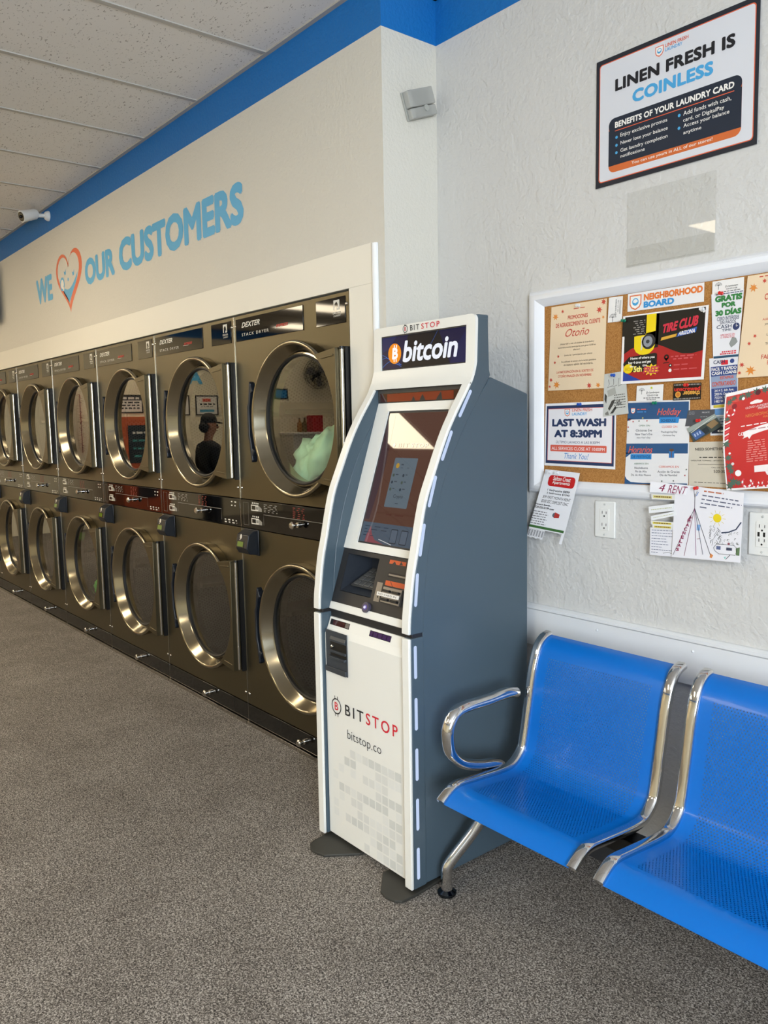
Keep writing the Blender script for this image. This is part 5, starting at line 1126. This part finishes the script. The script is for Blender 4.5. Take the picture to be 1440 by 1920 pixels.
f.T('You can use yours in ALL of our stores!', .253, .893, .756, .863, WT, .01, l=7)
tag(f.build('wall_sign'), 'white LINEN FRESH IS COINLESS sign with a dark border, high on the back wall', 'sign')
def acr():
    m = bpy.data.materials.new('clear_acrylic'); m.use_nodes = True; nt = m.node_tree; nt.nodes.clear(); o = nt.nodes.new('ShaderNodeOutputMaterial'); mx = nt.nodes.new('ShaderNodeMixShader'); t_ = nt.nodes.new('ShaderNodeBsdfTransparent'); g = nt.nodes.new('ShaderNodeBsdfGlossy'); fr = facing_fac(nt, 0.03, 0.3)
    g.inputs['Roughness'].default_value = 0.02; t_.inputs[0].default_value = (.955, .955, .945, 1); nt.links.new(fr.outputs[0], mx.inputs[0]); nt.links.new(t_.outputs[0], mx.inputs[1]); nt.links.new(g.outputs[0], mx.inputs[2]); nt.links.new(mx.outputs[0], o.inputs[0]); return m
M_acr = acr()
AH = thing('sign_holder', (1.173, D, 1.893), 'empty clear acrylic sign holder under the COINLESS sign', 'sign holder')
for nm_, ya_, yb__, za_, zb_ in (('back_sheet', D-.0040, D-.0015, 1.897, 2.106), ('front_lip', D-.0085, D-.0065, 1.897, 1.945)):
    mb = MB().box(1.037, 1.313, ya_, yb__, za_, zb_); del mb.f[3]; del mb.m[3]      # clear sheet: face and polished edges
    mb.build(nm_, M_acr, AH, smooth=0)
MB().box(1.037, 1.313, D-.0088, D-.0012, 1.893, 1.8968).build('bottom_edge', M_acr, AH, smooth=0)
M_out = mat('outlet_plastic', '#e3e3df', 0.35)
def outlet(x0, x1, z0, z1, lab, usb):
    cx, cz = (x0+x1)/2, (z0+z1)/2
    o = thing('wall_outlet', (cx, D, z0), lab, 'wall outlet', 'outlets on the back wall')
    pl = MB().box(x0, x1, D-.0075, D-.0004, z0, z1).build('cover_plate', M_out, o, smooth=30, bevel=0.004, seg=3)
    dv = MB().box(cx-.0170, cx+.0170, D-.0095, D-.0070, cz-.034, cz+.034).build('receptacle', M_out, o, smooth=0, bevel=0.001)
    f = Flat(ypl(D-.0096), 1, 1)
    for s_ in (1, -1):
        zc = cz+s_*.019
        f.R(cx-.0085, zc-.001, cx-.0065, zc+.008, M_rubber, 1); f.R(cx+.0060, zc-.001, cx+.0080, zc+.007, M_rubber, 1); f.C(cx, zc-.008, .0027, M_rubber, 1, 12)
    if usb:
        for sx in (-.009, .006): f.R(cx+sx-.003, cz-.006, cx+sx+.003, cz+.006, M_rubber, 1)
    f.build('slots', dv)
    for zz_ in (z1-.010, z0+.010): MB().ball((cx, D-.0075, zz_), .0032, 8).build('screw', paper('#b9b9b5'), o)
outlet(0.933, 1.009, 1.074, 1.190, 'white double wall outlet below the board, left of the rental notice', False)
outlet(1.432, 1.508, 1.074, 1.190, 'white wall outlet with USB ports, right of the rental notice', True)
# tilted guard box on the pier face
CB = thing('guard_box', (XC, 0.16, 2.58), 'grey translucent plastic guard box hung crooked on the white pier', 'plastic box')
M_gb = mat('grey_clear_plastic', '#b4b4ae', 0.22, alpha=0.72); M_gb2 = mat('grey_plastic_inner', '#a3a49e', 0.4)
an = math.radians(20); ey, ez = Vector((0, math.cos(an), math.sin(an))), Vector((0, -math.sin(an), math.cos(an))); O_ = Vector((XC, 0.1585, 2.5805))
def gb(a0, a1, b0, b1, h0, h1): return [O_+ey*a+ez*b+Vector((h, 0, 0)) for h in (h0, h1) for b in (b0, b1) for a in (a0, a1)]
MB().add(gb(-.066, .066, -.048, .048, .0008, .010), BOXF).build('back_plate', M_gb2, CB, smooth=0, bevel=.002)
MB().add(gb(-.064, .064, -.010, .047, .010, .036), BOXF).build('cover', M_gb, CB, smooth=0, bevel=.004)
MB().add(gb(-.064, .064, -.047, -.012, .010, .033), BOXF).build('lower_cover', M_gb, CB, smooth=0, bevel=.004)
lk = MB(); c = O_+ey*.012+ez*-.020; lk.cyl(c+Vector((.030, 0, 0)), c+Vector((.037, 0, 0)), .011, 18); lk.build('lock', M_gb2, CB)
MB().add(gb(-.060, -.045, -.006, .040, .0105, .0345), BOXF).add(gb(-.060, -.045, -.044, -.016, .0105, .0315), BOXF).build('inner_bracket', paper('#dcdad2'), CB, smooth=0)

# ---------------------------------------------------------------- security camera, television
SCM = thing('security_camera', (-3.42, 0, 2.905), 'small white bullet security camera on the blue stripe, far left', 'security camera')
M_cw = mat('camera_white', '#dcdcd8', 0.35)
MB().lathe((-3.41, -0.0005, 2.905), 'y', [(0.001, -.030), (.018, -.030), (.028, -.022), (.034, -.008), (.034, 0)], 24).build('mount', M_cw, SCM)
MB().tube(smoothpath([(-3.41, -.028, 2.905), (-3.415, -.06, 2.903), (-3.43, -.085, 2.905)], 5), .013, 12).build('arm', M_cw, SCM)
bd = MB(); a = Vector((-3.425, -.075, 2.915)); b = Vector((-3.40, -.185, 2.875)); bd.tube([a, a+(b-a)*.15, b], .036, 20, taper=[.75, 1, 1.05]); bdo = bd.build('housing', M_cw, SCM)
d_ = (b-a).normalized(); MB().cyl(b+d_*.0005, b+d_*.003, .031, 20).ball(b+d_*.003, .012, 12).build('lens', M_blackgl, bdo)
TV = thing('television', (-5.05, -0.06, 2.30), 'dark wall television just inside the left edge of the photo', 'television')
MB().box(-5.45, -4.705, -0.085, -0.045, 2.335, 2.76).build('case', M_blackpl, TV, smooth=0, bevel=.004)
MB().box(-5.43, -4.725, -0.0862, -0.0845, 2.355, 2.74).build('screen', mat('tv_screen', '#10131f', 0.08), TV, smooth=0)
MB().box(-5.15, -4.99, -0.045, -0.0006, 2.47, 2.63).build('wall_bracket', M_blackpl, TV, smooth=0)
# ---------------------------------------------------------------- far end of the room, seen in the door glass
XE = XL
CT = thing('counter', (XE+0.22, -6.05, 0), 'tall white counter at the far end of the room, mirrored in the nearest upper door', 'counter')
MB().box(XE+.001, XE+.42, -6.66, -5.42, 0.002, 1.28).build('body', mat('counter_white', '#cfcabd', 0.5), CT, smooth=0)
MB().box(XE+.001, XE+.46, -6.68, -5.40, 1.281, 1.32).build('worktop', mat('counter_top', '#e2dfd8', 0.3), CT, smooth=0, bevel=.004)
tag(MB().box(XE+.14, XE+.32, -6.09, -5.88, 1.321, 1.60).build('box', mat('red_card', '#a81f24', 0.5), smooth=0, bevel=.004), 'red box standing on the tall white counter', 'box')
for y, c, lab in ((-5.66, '#8a5a1e', 'brown bottle on the tall white counter, farther from the red box'), (-5.76, '#6b5a2a', 'brown bottle on the tall white counter, next to the red box')):
    b = thing('bottle', (XE+.25, y, 1.321), lab, 'bottle', 'brown bottles on the counter')
    MB().lathe((XE+.25, y, 0), 'z', [(.001, 1.3212), (.04, 1.3212), (.042, 1.33), (.042, 1.46), (.016, 1.50), (.014, 1.54), (.001, 1.54)], 20).build('body', mat('brown_glass', c, 0.15), b)
    MB().cyl((XE+.25, y, 1.541), (XE+.25, y, 1.56), .017).build('cap', M_blackpl, b)
FN = thing('wall_fan', (XE+.12, -6.1, 2.3), 'black caged fan high on the far end wall, mirrored in the nearest upper door', 'fan')
cg = MB()
for r_, x in ((.25, .14), (.25, .22), (.20, .245), (.14, .255), (.08, .26), (.20, .11), (.12, .10)):
    cg.tube([(XE+x, -6.1+r_*math.cos(a), 2.3+r_*math.sin(a)) for a in [2*PI*i/36 for i in range(36)]], .004, 6, closed=True)
for i in range(18):
    a = 2*PI*i/18; c, s_ = math.cos(a), math.sin(a); cg.tube([(XE+.26, -6.1+.04*c, 2.3+.04*s_), (XE+.245, -6.1+.2*c, 2.3+.2*s_), (XE+.22, -6.1+.25*c, 2.3+.25*s_), (XE+.14, -6.1+.25*c, 2.3+.25*s_), (XE+.10, -6.1+.10*c, 2.3+.10*s_)], .002, 5)
cg.build('cage', M_blackpl, FN)
for i in range(3):
    a = 2*PI*i/3+.4; u = Vector((0, math.cos(a), math.sin(a))); w = Vector((0, -math.sin(a), math.cos(a))); c = Vector((XE+.18, -6.1, 2.3)); vs = []
    for h in (0, .004):
        for (r_, q, t_) in ((.03, -.02, -.01), (.10, -.07, -.02), (.21, -.08, -.02), (.225, .02, .02), (.12, .06, .02), (.03, .02, .01)): vs.append(c+u*r_+w*q+Vector((t_+h, 0, 0)))
    MB().add(vs, [(0, 1, 2, 3, 4, 5), (11, 10, 9, 8, 7, 6)]+[(j, (j+1) % 6, 6+(j+1) % 6, 6+j) for j in range(6)]).build('blade', mat('fan_blade', '#5b6066', 0.4) if 'fan_blade' not in bpy.data.materials else bpy.data.materials['fan_blade'], FN, smooth=0)
MB().cyl((XE+.09, -6.1, 2.3), (XE+.17, -6.1, 2.3), .06).cyl((XE+.17, -6.1, 2.3), (XE+.25, -6.1, 2.3), .035).build('motor', M_blackpl, FN)
MB().tube([(XE+.001, -6.1, 2.22), (XE+.05, -6.1, 2.22), (XE+.10, -6.1, 2.28)], .02, 10).build('bracket', M_blackpl, FN)
def xpl(x0): return lambda a, b, h: (x0+h, a, b)
def wposter(y0, y1, z0, z1, paint, name, lab, cat='poster', fr='#2a2420'):
    f = Flat(xpl(XE+.004), 1, 1); a, b = min(y0, y1), max(y0, y1)
    t_ = thing(name, (XE, (a+b)/2, z0), lab, cat)
    mb = MB(); e = .018
    for (p, q, r_, s_) in ((a, b, z0, z0+e), (a, b, z1-e, z1), (a, a+e, z0+e, z1-e), (b-e, b, z0+e, z1-e)): mb.box(XE+.001, XE+.012, p, q, r_, s_)
    mb.build('frame', paper(fr), t_, smooth=0)
    MB().box(XE+.001, XE+.0038, a+e, b-e, z0+e, z1-e).build('backing', paper('#d9d6cc'), t_, smooth=0)
    paint(f, a+e, b-e, z0+e, z1-e); f.build('print', t_)
def p1(f, a, b, z0, z1):
    w, h = b-a, z1-z0; f.R(a+.3*w, z0+.70*h, a+.7*w, z0+.88*h, paper('#c8553e'), 2); f.R(a+.15*w, z0+.12*h, a+.85*w, z0+.26*h, paper('#4a9ab8'), 2)
    f.W_(a+.1*w, a+.9*w, z0+.52*h, .025, P_K, 2, seed=1, wmin=.03, wmax=.07); f.W_(a+.2*w, a+.8*w, z0+.40*h, .015, P_G, 2, seed=2, wmin=.02, wmax=.05)
def p2(f, a, b, z0, z1):
    w, h = b-a, z1-z0; f.R(a, z0+.72*h, b, z1, paper('#26282e'), 2); f.W_(a+.08*w, a+.92*w, z0+.80*h, .03, P_W, 3, seed=1, wmin=.05, wmax=.1)
    for q in range(3): f.W_(a+.08*w, a+.92*w, z0+(.55-.18*q)*h, .022, P_K, 2, seed=q+2, wmin=.03, wmax=.08)
wposter(-3.90, -4.29, 1.62, 1.93, p1, 'framed_notice', 'framed notice on the far end wall above the person, right one in the mirror image')
wposter(-3.42, -3.80, 1.62, 1.93, p1, 'framed_notice', 'framed notice on the far end wall above the person, left one in the mirror image')
wposter(-2.55, -3.05, 1.66, 1.93, p2, 'dark_sign', 'dark bordered sign above the orange machine on the far end wall', 'sign')
wposter(-5.34, -5.60, 1.88, 2.05, lambda f, a, b, z0, z1: f.R(a, z0, b, z1, paper('#1f76b4'), 2), 'blue_poster', 'small blue poster on the far end wall above the brown bottles')
lf = Flat(xpl(XE+.001), 1, 1); vs, fc, _a = glyphs('A', .05); lf.raw([(-3.78-.26*x, 2.10+.22*y, q) for x, y, q in vs], fc, M_let, 2); tag(lf.build('wall_letter'), 'large blue letter A on the far end wall', 'lettering')
VM = thing('vending_machine', (XE+.35, -2.8, 0), 'orange and black soap vending machine against the far end wall', 'vending machine')
MB().box(XE+.001, XE+.60, -3.15, -2.45, 0.002, 1.60).build('cabinet', mat('vending_orange', '#b5501f', 0.4), VM, smooth=0, bevel=.01)
MB().box(XE+.60, XE+.612, -3.10, -2.56, 0.95, 1.48).build('front_panel', mat('vending_dark', '#182226', 0.3), VM, smooth=0)
f = Flat(xpl(XE+.6125), 1, 1)
for q in range(4): f.W_(-3.05, -2.62, 1.36-q*.11, .03, paper('#3f8a86' if q else '#d9d6cc'), 1, seed=q, wmin=.05, wmax=.14)
f.build('panel_print', VM)
MB().box(XE+.60, XE+.62, -2.95, -2.65, .45, .62).build('tray', M_blackpl, VM, smooth=0)
tn = MB(); rd = random.Random(2)
for i in range(420):
    z = 1.12+.78*i/420; a = i*2.4; r_ = rd.uniform(.03, .085); c = Vector((XE+.12, -2.08, z)); u = Vector((math.cos(a), math.sin(a), rd.uniform(-.3, .3))); w = Vector((-math.sin(a), math.cos(a), 0))*.004
    tn.add([c-w, c+w, c+u*r_+w, c+u*r_-w], [(0, 1, 2, 3)])
tn.tube([(XE+.12, -2.08, 1.10), (XE+.12, -2.08, 1.92)], .004, 6).tube([(XE+.001, -2.08, 1.92), (XE+.12, -2.08, 1.92)], .004, 6)
tag(tn.build('tinsel_garland', mat('red_tinsel', '#b3121c', 0.2, 0.8), smooth=0), 'red tinsel garland hanging on the far end wall', 'garland')

# a customer in a cap, standing in the middle of the room, seen only as a mirror image
PX, PY = -6.0, -2.47
def skin(name, V, E, Rr, m, parent, root=0, sub=2):
    me = bpy.data.meshes.new(name); org = worldloc(parent)
    me.from_pydata([tuple(Vector(v)-org+Vector((PX, PY, 0))) for v in V], E, []); me.materials.append(m)
    o = bpy.data.objects.new(name, me); COL.objects.link(o); o.parent = parent
    sk = o.modifiers.new('skin', 'SKIN'); sk.use_smooth_shade = True; sk.branch_smoothing = 0.6
    for i, d in enumerate(me.skin_vertices[0].data): d.radius = Rr[i] if isinstance(Rr[i], tuple) else (Rr[i], Rr[i]); d.use_root = (i == root)
    sb_ = o.modifiers.new('smooth', 'SUBSURF'); sb_.levels = sub; sb_.render_levels = sub
    return o
PR = thing('person', (PX, PY, 0), 'person in a dark cap and jacket, mirrored in the second upper dryer door', 'person')
M_skin = mat('skin', '#a8775a', 0.55); M_jk = mat('dark_jacket', '#14161b', 0.8); M_jn = mat('dark_trousers', '#20242c', 0.85); M_cap = mat('black_cap', '#101012', 0.7)
V = []; Ed = []; Rr = []
def vtx(p, r_, par=None):
    V.append(p); Rr.append(r_)
    if par is not None: Ed.append((par, len(V)-1))
    return len(V)-1
pe = vtx((0, 0, .86), (.125, .09)); wa = vtx((0, 0, 1.00), (.115, .08), pe); ch = vtx((0, .01, 1.16), (.125, .085), wa); nk0 = vtx((0, .012, 1.27), (.055, .05), ch); nk = vtx((0, .005, 1.335), .045, nk0)
hd0 = vtx((0, -.030, 1.395), (.058, .074), nk); hd1 = vtx((0, -.015, 1.46), (.078, .098), hd0); hd2 = vtx((0, -.008, 1.53), (.066, .082), hd1)
hands = []
for s_ in (1, -1):
    sh = vtx((s_*.165, .01, 1.225), .040, ch); el = vtx((s_*.205, .03, .98), .034, sh); wr = vtx((s_*.17, -.16, .90), .028, el)
    pa = vtx((s_*.158, -.215, .895), (.034, .018), wr)
    for k, (ox, L_) in enumerate(((-.027, .062), (-.009, .074), (.009, .070), (.026, .055))):
        a_ = vtx((s_*(.152+ox), -.245, .892), .0095, pa); b_ = vtx((s_*(.152+ox), -.245-L_*.55, .880), .009, a_); vtx((s_*(.150+ox), -.245-L_*.8, .858), .008, b_)
    t1 = vtx((s_*.122, -.215, .905), .011, pa); vtx((s_*.110, -.245, .895), .009, t1)
    hp = vtx((s_*.09, 0, .78), .070, pe); kn = vtx((s_*.10, -.01, .46), .048, hp); an_ = vtx((s_*.10, .02, .09), .038, kn); vtx((s_*.105, -.12, .035), (.036, .028), an_)
body_o = skin('body', V, Ed, Rr, M_skin, PR)
V, Ed, Rr = [], [], []
pe = vtx((0, 0, .76), (.185, .145)); wa = vtx((0, 0, .96), (.172, .130), pe); ch = vtx((0, .01, 1.15), (.185, .135), wa); vtx((0, .012, 1.29), (.085, .078), ch)
for s_ in (1, -1):
    sh = vtx((s_*.178, .01, 1.225), .078, ch); el = vtx((s_*.213, .03, .98), .056, sh); vtx((s_*.178, -.145, .905), .042, el)
skin('jacket', V, Ed, Rr, M_jk, PR)
V, Ed, Rr = [], [], []
wt = vtx((0, 0, .95), (.14, .11)); pe = vtx((0, 0, .84), (.178, .135), wt)
for s_ in (1, -1):
    hp = vtx((s_*.10, 0, .68), .092, pe); kn = vtx((s_*.105, -.01, .44), .072, hp); vtx((s_*.105, .018, .09), .062, kn)
skin('trousers', V, Ed, Rr, M_jn, PR)
for s_ in (1, -1):
    MB().ball((PX+s_*.103, PY-.045, .052), .05, 16, 0, (.95, 2.6, 1.0)).build('shoe', M_blackpl, PR, smooth=60)
cp_ = MB(); V_ = []
cp_.lathe((PX, PY-.008, 0), 'z', [(.001, 1.602), (.035, 1.597), (.064, 1.577), (.081, 1.545), (.087, 1.505), (.089, 1.490), (.080, 1.488), (.001, 1.50)], 24)
cp_.v = [(PX+(p[0]-PX)*.93, PY-.008+(p[1]-PY+.008)*1.13, p[2]) for p in cp_.v]
vs = []
for h in (0, .006):
    for i in range(9):
        q = PI+PI*i/8; vs.append((PX+.075*math.cos(q), PY-.085+.095*math.sin(q)*(1), 1.492-.02*abs(math.sin(q))+h))
cp_.add(vs, [list(range(9)), list(range(9, 18))[::-1]]+[(i, (i+1) % 9, 9+(i+1) % 9, 9+i) for i in range(9)])
cp_.build('cap', M_cap, PR, smooth=50)
MB().ball((PX, PY-.118, 1.435), .014, 10, 0, (.8, 1.3, 1.2)).build('nose', M_skin, PR)
for s_ in (1, -1):
    MB().ball((PX+s_*.082, PY+.005, 1.445), .024, 10, 0, (.35, .8, 1.2)).build('ear', M_skin, PR); MB().ball((PX+s_*.030, PY-.100, 1.458), .010, 8).build('eye', M_blackpl, PR)
MB().ball((PX, PY-.102, 1.395), .02, 8, 0, (1.1, .3, .3)).build('mouth', mat('lips', '#8a4f44', 0.5), PR)
MB().ball((PX, PY+.055, 1.44), .068, 14, 0, (1.05, .8, 1.0)).build('hair', mat('dark_hair', '#15110e', 0.7), PR)
